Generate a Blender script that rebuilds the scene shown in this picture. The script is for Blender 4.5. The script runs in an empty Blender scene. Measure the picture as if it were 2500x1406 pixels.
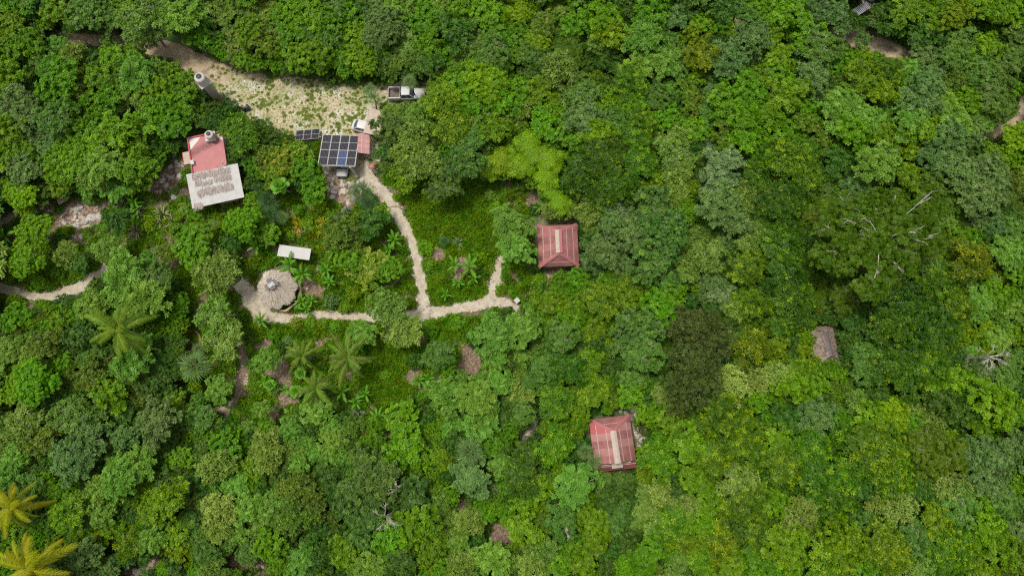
import bpy, bmesh, math, random
import numpy as np
from mathutils import Vector, Matrix

# ------------------------------------------------------------------ camera, sky, sun, exposure
scene = bpy.context.scene
col = scene.collection
CAM_H, PITCH, FPX = 92.0, math.radians(12.0), 1667.0
cam_d = bpy.data.cameras.new('camera'); cam = bpy.data.objects.new('camera', cam_d); col.objects.link(cam)
cam.location = (0, 0, CAM_H); cam.rotation_euler = (PITCH, 0, 0)
cam_d.sensor_width = 36.0; cam_d.lens = 24.0; cam_d.clip_end = 1000.0
scene.camera = cam

SUN_EL, SUN_AZ = math.radians(74), math.radians(-60)      # azimuth measured from image-up, negative = left
world = bpy.data.worlds.new('World'); scene.world = world; world.use_nodes = True
nt = world.node_tree; nt.nodes.clear()
sky = nt.nodes.new('ShaderNodeTexSky'); sky.sky_type = 'NISHITA'; sky.sun_disc = False
sky.sun_elevation = SUN_EL; sky.sun_rotation = SUN_AZ; sky.dust_density = 4.0; sky.air_density = 1.0; sky.ozone_density = 1.0
hs = nt.nodes.new('ShaderNodeHueSaturation'); hs.inputs['Saturation'].default_value = 0.2
bg = nt.nodes.new('ShaderNodeBackground'); bg.inputs['Strength'].default_value = 0.09
wo = nt.nodes.new('ShaderNodeOutputWorld')
nt.links.new(sky.outputs[0], hs.inputs['Color']); nt.links.new(hs.outputs[0], bg.inputs['Color']); nt.links.new(bg.outputs[0], wo.inputs['Surface'])
sun_d = bpy.data.lights.new('sun', 'SUN'); sun = bpy.data.objects.new('sun', sun_d); col.objects.link(sun)
sun_d.energy = 1.5; sun_d.angle = math.radians(11); sun_d.color = (1.0, 0.96, 0.88)
_sd = Vector((math.sin(SUN_AZ) * math.cos(SUN_EL), math.cos(SUN_AZ) * math.cos(SUN_EL), math.sin(SUN_EL)))
sun.rotation_euler = _sd.to_track_quat('Z', 'Y').to_euler(); sun.location = _sd * 200
vs = scene.view_settings; vs.view_transform = 'Standard'; vs.look = 'None'; vs.gamma = 1.0; vs.use_curve_mapping = False
vs.exposure = 0.72
scene.cycles.use_denoising = False; scene.cycles.filter_width = 1.2; scene.render.film_transparent = False
scene.cycles.max_bounces = 4; scene.cycles.diffuse_bounces = 2; scene.cycles.transmission_bounces = 2
scene.cycles.glossy_bounces = 2; scene.cycles.transparent_max_bounces = 4

# ------------------------------------------------------------------ helpers
R = math.radians
CP, SP = math.cos(PITCH), math.sin(PITCH)
def U(px, py, z=0.0):
    """point of the place seen at photo pixel (2500 x 1406) at height z"""
    dx = (px - 1250) / FPX; dy = (703 - py) / FPX
    y = dy * CP + SP; zz = dy * SP - CP
    t = (CAM_H - z) / -zz
    return Vector((dx * t, y * t, z))
def P(x, y, z=0.0):
    """world -> photo pixel (numpy friendly)"""
    Y = y * CP + (z - CAM_H) * SP; Z = -(y * SP) + (z - CAM_H) * CP
    return 1250 + FPX * x / -Z, 703 - FPX * Y / -Z
def mpp(px, py, z=0.0):
    return (U(px + 1, py, z) - U(px, py, z)).length
rng = np.random.default_rng(7)
rnd = random.Random(11)

def tag(o, label=None, cat=None, group=None, kind=None):
    if label: o['label'] = label
    if cat: o['category'] = cat
    if group: o['group'] = group
    if kind: o['kind'] = kind
    return o
def obj(name, mesh, parent=None, loc=(0, 0, 0), rot=(0, 0, 0), sc=(1, 1, 1)):
    o = bpy.data.objects.new(name, mesh); col.objects.link(o)
    o.parent = parent; o.location = loc; o.rotation_euler = rot
    o.scale = sc if hasattr(sc, '__len__') else (sc, sc, sc)
    return o
def empty(name, loc, rz=0.0, sc=(1, 1, 1)):
    o = bpy.data.objects.new(name, None); col.objects.link(o)
    o.location = loc; o.rotation_euler = (0, 0, rz); o.scale = sc if hasattr(sc, '__len__') else (sc, sc, sc)
    o.empty_display_size = 0.2
    return o
def np_mesh(name, V, F, mat, lv=None, smooth=False):
    V = np.asarray(V, dtype=np.float32); F = np.asarray(F, dtype=np.int32); k = F.shape[1]
    m = bpy.data.meshes.new(name)
    m.vertices.add(len(V)); m.vertices.foreach_set('co', V.ravel())
    m.loops.add(F.size); m.loops.foreach_set('vertex_index', F.ravel())
    m.polygons.add(len(F)); m.polygons.foreach_set('loop_start', np.arange(0, F.size, k, dtype=np.int32))
    m.polygons.foreach_set('loop_total', np.full(len(F), k, dtype=np.int32))
    if lv is not None:
        a = m.attributes.new('lv', 'FLOAT', 'FACE'); a.data.foreach_set('value', np.asarray(lv, dtype=np.float32))
    m.update(calc_edges=True)
    if smooth: m.polygons.foreach_set('use_smooth', np.ones(len(F), dtype=bool))
    if mat: m.materials.append(mat)
    return m

class MB:
    """collects faces of any size; build() links them as one mesh object"""
    def __init__(s): s.v = []; s.f = []
    def poly(s, pts):
        b = len(s.v); s.v += [tuple(p) for p in pts]; s.f.append(tuple(range(b, b + len(pts)))); return s
    def grid(s, rows, closed=False):
        b = len(s.v); n = len(rows[0])
        for r in rows: s.v += [tuple(p) for p in r]
        for i in range(len(rows) - 1):
            for j in range(n if closed else n - 1):
                j2 = (j + 1) % n
                s.f.append((b + i * n + j, b + i * n + j2, b + (i + 1) * n + j2, b + (i + 1) * n + j))
        return s
    def box(s, x0, x1, y0, y1, z0, z1, M=None):
        c = [(x0, y0, z0), (x1, y0, z0), (x1, y1, z0), (x0, y1, z0), (x0, y0, z1), (x1, y0, z1), (x1, y1, z1), (x0, y1, z1)]
        if M: c = [tuple(M @ Vector(p)) for p in c]
        b = len(s.v); s.v += c
        for q in ((0, 3, 2, 1), (4, 5, 6, 7), (0, 1, 5, 4), (1, 2, 6, 5), (2, 3, 7, 6), (3, 0, 4, 7)): s.f.append(tuple(b + i for i in q))
        return s
    def slab(s, pts, t):
        """thick polygon: pts is the top face, extruded down its normal by t"""
        pts = [Vector(p) for p in pts]; n = Vector((0, 0, 0))
        for i in range(len(pts)):
            a, c = pts[i], pts[(i + 1) % len(pts)]
            n += Vector(((a.y - c.y) * (a.z + c.z), (a.z - c.z) * (a.x + c.x), (a.x - c.x) * (a.y + c.y)))
        n.normalize()
        if n.z < 0: n = -n; pts = pts[::-1]
        lo = [p - n * t for p in pts]; k = len(pts)
        s.poly(pts); s.poly(lo[::-1])
        for i in range(k): j = (i + 1) % k; s.poly([pts[i], lo[i], lo[j], pts[j]])
        return s
    def tube(s, path, rad, n=6, cap=True):
        path = [Vector(p) for p in path]
        if not hasattr(rad, '__len__'): rad = [rad] * len(path)
        rows = []
        for i, p in enumerate(path):
            d = (path[min(i + 1, len(path) - 1)] - path[max(i - 1, 0)]).normalized()
            a = d.cross(Vector((0.31, 0.95, 0.07)) if abs(d.y) < 0.9 else Vector((1, 0, 0))).normalized(); b = d.cross(a)
            rows.append([p + (a * math.cos(k * 2 * math.pi / n) + b * math.sin(k * 2 * math.pi / n)) * rad[i] for k in range(n)])
        s.grid(rows, True)
        if cap: s.poly(rows[0][::-1]); s.poly(rows[-1])
        return s
    def lathe(s, prof, n=24, c=(0, 0)):
        rows = [[(c[0] + r * math.cos(k * 2 * math.pi / n), c[1] + r * math.sin(k * 2 * math.pi / n), z) for k in range(n)] for r, z in prof]
        s.grid(rows, True); s.poly(rows[0][::-1]); s.poly(rows[-1]); return s
    def mesh(s, name, mat, smooth=False):
        m = bpy.data.meshes.new(name); m.from_pydata(s.v, [], s.f); m.update()
        if mat: m.materials.append(mat)
        if smooth: m.polygons.foreach_set('use_smooth', [True] * len(m.polygons))
        return m
    def build(s, name, mat, parent=None, smooth=False, **k):
        return obj(name, s.mesh(name, mat, smooth), parent, **k)

# ------------------------------------------------------------------ materials
def N(nt, t, **k):
    n = nt.nodes.new(t)
    for a, b in k.items():
        if a.startswith('i_'):
            n.inputs[a[2:].replace('_', ' ')].default_value = b
        else: setattr(n, a, b)
    return n
def new_mat(name):
    m = bpy.data.materials.new(name); m.use_nodes = True; t = m.node_tree; t.nodes.clear()
    return m, t, t.nodes.new('ShaderNodeOutputMaterial')
def c4(c): return (c[0], c[1], c[2], 1)
def ramp(t, stops):
    r = t.nodes.new('ShaderNodeValToRGB'); e = r.color_ramp.elements
    e[0].position, e[0].color = stops[0][0], c4(stops[0][1]); e[1].position, e[1].color = stops[-1][0], c4(stops[-1][1])
    for p, c in stops[1:-1]: x = e.new(p); x.color = c4(c)
    return r
def leaf_mat(name, lo, mid, hi, tr=0.34, hue=0.016, val=0.13, rough=0.5):
    m, t, out = new_mat(name)
    at = N(t, 'ShaderNodeAttribute', attribute_name='lv')
    r = ramp(t, [(0.0, lo), (0.5, mid), (1.0, hi)]); t.links.new(at.outputs['Fac'], r.inputs[0])
    oi = N(t, 'ShaderNodeObjectInfo')
    hm = N(t, 'ShaderNodeMapRange', i_To_Min=0.494 - hue, i_To_Max=0.494 + hue * .8); t.links.new(oi.outputs['Random'], hm.inputs[0])
    mu = N(t, 'ShaderNodeMath', operation='MULTIPLY', i_Value=7.31); t.links.new(oi.outputs['Random'], mu.inputs[0]); mu.inputs[1].default_value = 7.31
    fr = N(t, 'ShaderNodeMath', operation='FRACT'); t.links.new(mu.outputs[0], fr.inputs[0])
    vm = N(t, 'ShaderNodeMapRange', i_To_Min=1 - val, i_To_Max=1 + val); t.links.new(fr.outputs[0], vm.inputs[0])
    h = N(t, 'ShaderNodeHueSaturation', i_Saturation=1.10); t.links.new(hm.outputs[0], h.inputs['Hue']); t.links.new(vm.outputs[0], h.inputs['Value']); t.links.new(r.outputs[0], h.inputs['Color'])
    p = N(t, 'ShaderNodeBsdfPrincipled', i_Roughness=rough); p.inputs['Specular IOR Level'].default_value = 0.3
    tl = N(t, 'ShaderNodeBsdfTranslucent'); mx = N(t, 'ShaderNodeMixShader'); mx.inputs[0].default_value = tr
    t.links.new(h.outputs[0], p.inputs['Base Color']); t.links.new(h.outputs[0], tl.inputs['Color'])
    t.links.new(p.outputs[0], mx.inputs[1]); t.links.new(tl.outputs[0], mx.inputs[2]); t.links.new(mx.outputs[0], out.inputs[0])
    return m
def flat_mat(name, c, rough=0.7, var=0.12, scale=3.0, c2=None, metal=0.0, bump=0.0, coat=0.0, spec=0.4, wave=None, objrand=0.0):
    """plain surface with noise-driven wear between c and c2; wave=(axis, scale, depth) adds corrugation relief"""
    m, t, out = new_mat(name)
    tc = N(t, 'ShaderNodeTexCoord')
    no = N(t, 'ShaderNodeTexNoise', i_Scale=scale, i_Detail=6.0, i_Roughness=0.65); t.links.new(tc.outputs['Object'], no.inputs['Vector'])
    c2 = c2 or tuple(max(0, x * (1 - var * 2)) for x in c)
    r = ramp(t, [(0.3, c2), (0.62, c)]); t.links.new(no.outputs[0], r.inputs[0]); src = r.outputs[0]
    if objrand:
        oi = N(t, 'ShaderNodeObjectInfo'); vm = N(t, 'ShaderNodeMapRange', i_To_Min=1 - objrand, i_To_Max=1 + objrand); t.links.new(oi.outputs['Random'], vm.inputs[0])
        h = N(t, 'ShaderNodeHueSaturation'); t.links.new(vm.outputs[0], h.inputs['Value']); t.links.new(src, h.inputs['Color']); src = h.outputs[0]
    p = N(t, 'ShaderNodeBsdfPrincipled', i_Roughness=rough, i_Metallic=metal); p.inputs['Specular IOR Level'].default_value = spec
    p.inputs['Coat Weight'].default_value = coat
    t.links.new(src, p.inputs['Base Color'])
    if bump or wave:
        b = N(t, 'ShaderNodeBump'); b.inputs['Strength'].default_value = bump or 0.6; b.inputs['Distance'].default_value = 0.03
        if wave:
            w = N(t, 'ShaderNodeTexWave', bands_direction=wave[0], i_Scale=wave[1]); w.inputs['Distortion'].default_value = 0.0
            t.links.new(tc.outputs['Object'], w.inputs['Vector']); t.links.new(w.outputs['Fac'], b.inputs['Height']); b.inputs['Distance'].default_value = wave[2]
        else: t.links.new(no.outputs[0], b.inputs['Height'])
        t.links.new(b.outputs[0], p.inputs['Normal'])
    t.links.new(p.outputs[0], out.inputs[0])
    return m
def ground_mat(name, layers, rough=0.95, bump=0.4, bscale=6.0):
    """layers: base colour then (colour, noise scale, threshold, softness, seed)"""
    m, t, out = new_mat(name)
    tc = N(t, 'ShaderNodeTexCoord'); src = None
    for i, L in enumerate(layers):
        if i == 0:
            rgb = N(t, 'ShaderNodeRGB'); rgb.outputs[0].default_value = c4(L); src = rgb.outputs[0]; continue
        c, sc, th, so, sd = L
        no = N(t, 'ShaderNodeTexNoise', noise_dimensions='4D', i_W=float(sd), i_Scale=sc, i_Detail=5.0, i_Roughness=0.62); t.links.new(tc.outputs['Object'], no.inputs['Vector'])
        mr = N(t, 'ShaderNodeMapRange', i_From_Min=th - so, i_From_Max=th + so); t.links.new(no.outputs[0], mr.inputs[0])
        mx = N(t, 'ShaderNodeMix', data_type='RGBA'); t.links.new(mr.outputs[0], mx.inputs[0]); t.links.new(src, mx.inputs[6]); mx.inputs[7].default_value = c4(c); src = mx.outputs[2]
    p = N(t, 'ShaderNodeBsdfPrincipled', i_Roughness=rough); p.inputs['Specular IOR Level'].default_value = 0.15
    t.links.new(src, p.inputs['Base Color'])
    no = N(t, 'ShaderNodeTexNoise', i_Scale=bscale, i_Detail=8.0, i_Roughness=0.7); t.links.new(tc.outputs['Object'], no.inputs['Vector'])
    b = N(t, 'ShaderNodeBump'); b.inputs['Strength'].default_value = bump; b.inputs['Distance'].default_value = 0.12
    t.links.new(no.outputs[0], b.inputs['Height']); t.links.new(b.outputs[0], p.inputs['Normal'])
    t.links.new(p.outputs[0], out.inputs[0])
    return m

SAND, SAND2, CHALK = (0.47, 0.385, 0.26), (0.38, 0.30, 0.19), (0.56, 0.52, 0.445)
SOIL, LITTER, MOSS = (0.125, 0.09, 0.06), (0.30, 0.225, 0.15), (0.06, 0.11, 0.025)
M = {}
M['soil'] = ground_mat('soil', [SOIL, (LITTER, 1.6, 0.52, 0.10, 1), ((0.30, 0.24, 0.17), 5.0, 0.60, 0.05, 2), (MOSS, 0.5, 0.50, 0.08, 3), ((0.07, 0.15, 0.025), 4.0, 0.56, 0.05, 4)], bump=0.6)
M['clearing'] = ground_mat('clearing', [SAND, (CHALK, 0.35, 0.55, 0.05, 2), (SAND2, 1.3, 0.58, 0.06, 5), ((0.27, 0.26, 0.11), 0.25, 0.58, 0.10, 7), ((0.15, 0.20, 0.05), 0.75, 0.63, 0.06, 14), ((0.15, 0.19, 0.05), 3.5, 0.54, 0.035, 8), ((0.64, 0.61, 0.54), 1.0, 0.64, 0.03, 11)], bump=0.35, bscale=9)
M['track'] = ground_mat('track', [(0.36, 0.265, 0.17), (SAND, 0.7, 0.52, 0.08, 3), ((0.24, 0.17, 0.11), 1.1, 0.56, 0.07, 5), ((0.42, 0.40, 0.37), 0.9, 0.62, 0.04, 6), ((0.11, 0.10, 0.06), 4.0, 0.66, 0.03, 9)], bump=0.35, bscale=8)
M['path'] = ground_mat('path', [(0.43, 0.36, 0.26), ((0.50, 0.45, 0.36), 1.2, 0.52, 0.08, 3), ((0.35, 0.275, 0.185), 1.6, 0.57, 0.06, 5), ((0.28, 0.25, 0.21), 3.0, 0.62, 0.03, 6)], bump=0.35, bscale=10)
M['litter'] = ground_mat('litter', [(0.16, 0.105, 0.07), ((0.33, 0.25, 0.18), 2.2, 0.52, 0.06, 3), ((0.09, 0.06, 0.045), 3.5, 0.58, 0.05, 5), ((0.52, 0.46, 0.39), 1.1, 0.56, 0.04, 6)], bump=0.7, bscale=10)
M['mulch'] = ground_mat('mulch', [(0.18, 0.125, 0.085), ((0.33, 0.245, 0.17), 3.0, 0.52, 0.06, 3), ((0.08, 0.05, 0.035), 5.0, 0.58, 0.05, 5)], bump=0.8, bscale=12)
M['stone'] = flat_mat('stone', (0.50, 0.46, 0.40), 0.9, c2=(0.24, 0.22, 0.19), scale=2.5, bump=0.5, objrand=0.2)
M['bark'] = flat_mat('bark', (0.42, 0.38, 0.33), 0.9, c2=(0.18, 0.15, 0.12), scale=2.0, bump=0.4)
M['bark_dark'] = flat_mat('bark_dark', (0.17, 0.14, 0.11), 0.9, c2=(0.07, 0.055, 0.04), scale=2.0, bump=0.4)
# ------------------------------------------------------------------ the ground, clearing, tracks and paths
g = np.linspace(-260, 260, 27)
gx, gy = np.meshgrid(g, g); V = np.stack([gx.ravel(), gy.ravel() + 20, np.zeros(gx.size)], 1)
idx = np.arange(27 * 27).reshape(27, 27)
F = np.stack([idx[:-1, :-1].ravel(), idx[:-1, 1:].ravel(), idx[1:, 1:].ravel(), idx[1:, :-1].ravel()], 1)
tag(obj('ground', np_mesh('ground', V, F, M['soil'])), 'brown forest soil with leaf litter and moss', kind='structure')

def rough_poly(pts, amp, step=0.5):
    out = []
    for i in range(len(pts)):
        a, b = pts[i], pts[(i + 1) % len(pts)]; L = (b - a).length; k = max(1, int(L / step))
        n = Vector((-(b - a).y, (b - a).x, 0)).normalized() if L > 0 else Vector((0, 0, 0))
        for j in range(k):
            p = a.lerp(b, j / k); s = math.sin(p.x * 1.7 + p.y * 1.1) * 0.5 + math.sin(p.x * 0.6 - p.y * 2.3) * 0.4
            out.append(p + n * (amp * (s + rnd.uniform(-.6, .6))))
    return out
KEEPB = [(2075,92,10),(2150,112,15),(2195,128,14),(200,97,9),(235,99,9),(400,118,16),(440,138,18),(480,160,20),(10,705,9),(60,716,9),(120,720,10),(170,708,9),(205,692,8),(593,870,8),(592,910,9),(583,950,8),(575,980,6),(425,430,15),(390,455,13),(412,400,9),(190,525,18),(230,530,15),(150,540,13),(840,470,12),(860,455,10)]
KEEP = []                       # photo-space polygons that stay free of trees and undergrowth
def smooth_px(pl, k=4):
    out = []
    n = len(pl)
    for i in range(n - 1):
        p0, p1, p2, p3 = pl[max(i - 1, 0)], pl[i], pl[i + 1], pl[min(i + 2, n - 1)]
        for j in range(k):
            t = j / k
            out.append(tuple(0.5 * ((2 * p1[d]) + (-p0[d] + p2[d]) * t + (2 * p0[d] - 5 * p1[d] + 4 * p2[d] - p3[d]) * t * t + (-p0[d] + 3 * p1[d] - 3 * p2[d] + p3[d]) * t ** 3) for d in range(3)))
    out.append(tuple(pl[-1])); return out
def strip(name, pl, z, mat, label, amp=0.10):
    pl = smooth_px(pl)
    pts = [U(a, b, z) for a, b, w in pl]; ws = [w * mpp(a, b) / 2 for a, b, w in pl]
    lft, rgt = [], []
    fine = []
    for i in range(len(pts) - 1):
        k = max(1, int((pts[i + 1] - pts[i]).length / 0.45))
        for j in range(k): fine.append((pts[i].lerp(pts[i + 1], j / k), ws[i] + (ws[i + 1] - ws[i]) * j / k))
    fine.append((pts[-1], ws[-1]))
    for i, (p, w) in enumerate(fine):
        d = (fine[min(i + 1, len(fine) - 1)][0] - fine[max(i - 1, 0)][0]).normalized(); n = Vector((-d.y, d.x, 0))
        wob = math.sin(p.x * 1.3 + p.y) * amp
        lft.append(p + n * (w + wob + rnd.uniform(-amp, amp))); rgt.append(p - n * (w - wob + rnd.uniform(-amp, amp)))
    mb = MB(); mb.grid([lft, [a.lerp(b, .5) for a, b in zip(lft, rgt)], rgt])
    o = mb.build(name, mat); tag(o, label, kind='structure')
    for a, b, w in pl: KEEP.append((a, b, w / 2 + 1))
    return o, lft, rgt
CLEAR = [(500,150),(560,168),(640,182),(700,188),(800,198),(900,203),(1000,200),(1060,208),(1062,255),(965,262),(945,280),(940,320),(935,370),(925,405),(905,445),(880,470),(840,480),(800,465),(780,440),(780,350),(735,352),(695,338),(650,310),(610,296),(585,275),(560,262),(540,240),(525,215)]
mb = MB(); mb.poly(rough_poly([U(a, b, .004) for a, b in CLEAR], .22)); tag(mb.build('clearing', M['clearing']), 'sandy clearing with sparse grass and chalk patches', kind='structure')
strip('dirt_track', [(120,92,26),(200,97,30),(270,103,34),(340,113,34),(400,120,44),(450,140,52),(500,166,56),(560,190,50)], .010, M['track'], 'dirt track entering the clearing from the upper left')
strip('dirt_track', [(2030,78,40),(2080,95,40),(2130,108,40),(2180,124,42),(2215,140,34),(2245,165,24)], .010, M['track'], 'dirt track among trees at upper right')
strip('dirt_track', [(2505,230,30),(2495,285,34),(2450,322,34),(2400,330,20)], .010, M['track'], 'short stretch of pale track at the right edge')
strip('dirt_track', [(2505,365,24),(2480,380,20)], .014, M['track'], 'pale track end at the right edge')
strip('dirt_track', [(1730,45,20),(1780,50,26),(1820,60,20)], .010, M['track'], 'brown glimpse of track near the top edge')
PATHS = []
PATHS.append(strip('garden_path', [(880,405,30),(905,440,30),(935,476,34),(965,516,34),(990,556,32),(1005,592,26),(1018,630,26),(1026,670,28),(1030,700,27),(1033,740,27),(1036,772,26)], .014, M['path'], 'sandy footpath from the carport down to the junction'))
PATHS.append(strip('garden_path', [(580,690,26),(608,722,44),(632,755,46),(660,775,30),(710,775,25),(770,770,24),(830,771,25),(900,774,24),(960,776,25),(1010,771,32),(1060,765,30),(1110,753,26),(1160,745,26),(1195,735,30),(1230,740,26),(1264,755,22)], .019, M['path'], 'long sandy footpath from the round hut to the white pillar'))
PATHS.append(strip('garden_path', [(1193,736,26),(1206,702,23),(1212,670,23),(1222,640,22),(1235,618,20)], .024, M['path'], 'short sandy footpath up to the hipped red cabin'))
PATHS.append(strip('garden_path', [(-10,703,32),(40,714,26),(90,722,27),(140,718,26),(180,705,25),(205,692,23),(235,672,22),(262,652,16)], .014, M['path'], 'pale curved footpath at the left edge'))
PATHS.append(strip('garden_path', [(-10,552,18),(20,533,16),(50,517,12)], .014, M['path'], 'short narrow pale path on the left edge'))
PATHS.append(strip('stony_path', [(583,830,22),(597,880,28),(592,920,28),(584,950,28),(574,990,22)], .014, M['mulch'], 'brown stony path below the round hut'))
strip('stony_path', [(505,1003,16),(530,1004,24),(560,1006,20)], .018, M['track'], 'small bare stretch of brown path')
strip('stony_path', [(300,1408,22),(335,1397,22),(365,1384,20),(393,1363,16)], .014, M['litter'], 'stony path at the bottom left edge')
strip('stony_path', [(1255,1115,10),(1280,1075,14),(1300,1040,14),(1310,1000,12)], .014, M['litter'], 'narrow stony track left of the lower red cabin')
for _q in ((835,465,36),(872,455,26),(810,450,18),(190,525,36),(228,527,24),(150,540,20),(420,430,26),(392,458,22),(435,395,16),(1570,1060,14),(1545,1000,14)): KEEP.append(_q)
def patch(name, px, z, mat, label, amp=.3):
    mb = MB(); mb.poly(rough_poly([U(a, b, z) for a, b in px], amp)); tag(mb.build(name, mat), label, kind='structure')
patch('dry_gully', [(50,522),(100,500),(135,478),(190,475),(235,490),(275,512),(272,535),(240,556),(215,580),(170,585),(140,568),(115,548),(80,545)], .006, M['litter'], 'dry stony gully with pale rocks on the left')
patch('rocky_ground', [(352,468),(385,430),(405,385),(440,370),(458,420),(462,470),(420,480),(385,490)], .006, M['litter'], 'pale rocky ground left of the white thatch-strewn roof')
patch('rocky_ground', [(795,430),(880,425),(905,460),(890,490),(840,505),(805,495),(790,465)], .008, M['litter'], 'rubble and rocks below the solar carport')
patch('rocky_ground', [(1505,985),(1560,985),(1590,1010),(1585,1090),(1560,1120),(1545,1010)], .006, M['litter'], 'rocky ground beside the lower red cabin')
for i, (a, b, rx, ry) in enumerate([(650,840,60,22),(680,900,45,40),(700,960,55,40),(660,1010,60,30),(760,700,45,28),(730,560,45,26),(445,600,55,22),(400,630,50,20),(1130,650,60,34),(1070,620,25,24),(1300,490,28,18),(1345,665,40,22),(780,840,70,18),(960,1060,20,30),(1150,880,40,40),(1215,1300,35,60),(1010,920,30,26),(445,960,40,20),(230,1010,60,25),(170,600,40,18),(100,560,40,20),(610,615,22,40),(1120,1230,20,40),(590,1370,70,30),(280,1330,60,20),(640,1385,30,25),(480,760,40,20)]):
    n = 14; px = [(a + rx * math.cos(k * 2 * math.pi / n) * rnd.uniform(.7, 1.15), b + ry * math.sin(k * 2 * math.pi / n) * rnd.uniform(.7, 1.15)) for k in range(n)]
    KEEP.append((a, b, min(rx, ry) * .75)); patch('mulch_bed', px, .005 + .0002 * i, M['mulch'], 'bare brown mulch patch in the garden')

# stones: four deformed shapes shared by all
def rock_mesh(seed, flat=0.6):
    r = random.Random(seed); bm = bmesh.new(); bmesh.ops.create_icosphere(bm, subdivisions=2, radius=1)
    pl = [(Vector((r.uniform(-1, 1), r.uniform(-1, 1), r.uniform(-.4, 1))).normalized(), r.uniform(.55, .85)) for _ in range(7)]
    for v in bm.verts:
        for n, d in pl:
            e = v.co.dot(n) - d
            if e > 0: v.co -= n * e * 0.9
        v.co *= 1 + r.uniform(-.05, .05); v.co.z *= flat
    m = bpy.data.meshes.new('rock'); bm.to_mesh(m); bm.free(); m.materials.append(M['stone']); return m
ROCKS = [rock_mesh(i) for i in range(5)]
for (o, lft, rgt), prob in zip(PATHS, (0.95, 0.75, 0.85, 0.35, 0.3, 0.8)):
    n = 0
    for side, sg in ((lft, 1), (rgt, -1)):
        i = 0
        for p in side:
            if rnd.random() < prob and n < 290:
                s = rnd.uniform(.10, .27); q = p + Vector((rnd.uniform(-.12, .12), rnd.uniform(-.12, .12), s * .15))
                obj('edge_stone', rnd.choice(ROCKS), o, q, (rnd.uniform(-.3, .3), rnd.uniform(-.3, .3), rnd.uniform(0, 6)), (s * rnd.uniform(.8, 1.6), s, s * rnd.uniform(.7, 1.1))); n += 1
BOULD = []
def boulders(spots, where, grp):
    for i, (a, b, r) in enumerate(spots):
        s = r * mpp(a, b)
        o = obj('boulder', ROCKS[i % 5], None, U(a, b, s * .2), (rnd.uniform(-.2, .2), rnd.uniform(-.2, .2), rnd.uniform(0, 6)), (s * rnd.uniform(.9, 1.2), s, s * rnd.uniform(.7, 1)))
        BOULD.append((o, a, b, where, grp, s))
boulders([(87,515,7),(97,519,6),(109,527,9),(113,522,5),(78,534,5),(90,533,6),(100,510,4),(85,522,4),(118,515,5),(123,535,4)], 'in the pile beside the dry gully', 'grey boulders piled by the dry gully')
boulders([(194,505,11),(185,512,8),(237,505,4),(245,527,12),(225,533,13),(205,541,11),(250,518,7),(188,550,9),(200,577,9),(175,575,6),(183,530,5)], 'in the dry gully', 'pale rocks in the dry gully')
boulders([(425,380,6),(414,406,8),(430,395,6),(405,452,8),(420,462,7),(395,440,9),(440,430,8),(447,445,7),(380,470,7),(360,462,9),(424,482,9),(432,415,5),(410,430,6)], 'left of the white thatch-strewn roof', 'pale rocks left of the white thatch-strewn roof')
boulders([(835,451,7),(820,462,6),(858,450,9),(872,447,7),(885,440,8),(810,452,5),(847,466,5),(811,482,8),(830,496,4),(812,437,5),(884,472,5),(926,515,8),(935,520,7),(955,545,8),(963,560,7),(968,573,8)], 'below the solar carport', 'rocks below the solar carport')
boulders([(752,350,7),(743,347,6),(781,334,4),(755,302,5)], 'around the three-panel solar array', 'rocks around the three-panel solar array')
boulders([(1515,1003,6),(1528,1007,6),(1545,1000,7),(1552,1012,6),(1560,1022,5),(1556,1062,8),(1568,1075,7),(1562,1090,7),(1577,1085,5),(1572,1100,6),(1549,1040,6),(1565,1055,5),(1530,1162,7),(1526,1169,5),(1541,1022,4)], 'beside the lower red cabin', 'grey rocks beside the lower red cabin')
boulders([(1340,675,4),(1352,690,4),(1330,668,4),(1372,668,3),(1350,662,3)], 'below the hipped red cabin', 'small rocks below the hipped red cabin')
boulders([(742,702,2.5),(750,704,3),(775,657,3),(743,565,4),(641,1384,5),(15,965,4),(2378,330,4),(740,607,2.5),(1118,605,4),(1100,606,4),(592,893,3),(584,905,2.5),(598,930,4),(603,915,3),(1010,848,2)], 'in the open garden', 'scattered small garden rocks')
# ------------------------------------------------------------------ materials of the built things
M['red_sheet_x'] = flat_mat('red_sheet_x', (0.35, 0.148, 0.136), 0.6, c2=(0.24, 0.092, 0.082), scale=0.9, wave=('X', 2.6, 0.012), objrand=0.14)
M['red_sheet_y'] = flat_mat('red_sheet_y', (0.35, 0.148, 0.136), 0.6, c2=(0.24, 0.092, 0.082), scale=0.9, wave=('Y', 2.6, 0.012), objrand=0.14)
M['pink_sheet_y'] = flat_mat('pink_sheet_y', (0.43, 0.21, 0.195), 0.6, c2=(0.36, 0.165, 0.155), scale=1.2, wave=('Y', 2.6, 0.012), objrand=0.05)
M['vivid_sheet_y'] = flat_mat('vivid_sheet_y', (0.46, 0.10, 0.10), 0.6, c2=(0.38, 0.12, 0.12), scale=0.8, wave=('Y', 2.6, 0.012), objrand=0.05)
M['dark_red_x'] = flat_mat('dark_red_x', (0.17, 0.045, 0.04), 0.75, c2=(0.13, 0.035, 0.03), scale=1.2, wave=('X', 2.6, 0.012), objrand=0.06)
M['red_cap'] = flat_mat('red_cap', (0.41, 0.15, 0.15), 0.55, c2=(0.34, 0.12, 0.12), scale=2)
M['cream'] = flat_mat('cream', (0.42, 0.36, 0.29), 0.7, c2=(0.36, 0.27, 0.22), scale=2.2)
M['lap'] = flat_mat('lap', (0.50, 0.40, 0.34), 0.7, c2=(0.40, 0.24, 0.22), scale=1.5)
M['white'] = flat_mat('white', (0.47, 0.46, 0.435), 0.6, c2=(0.41, 0.40, 0.37), scale=1.3)
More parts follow.
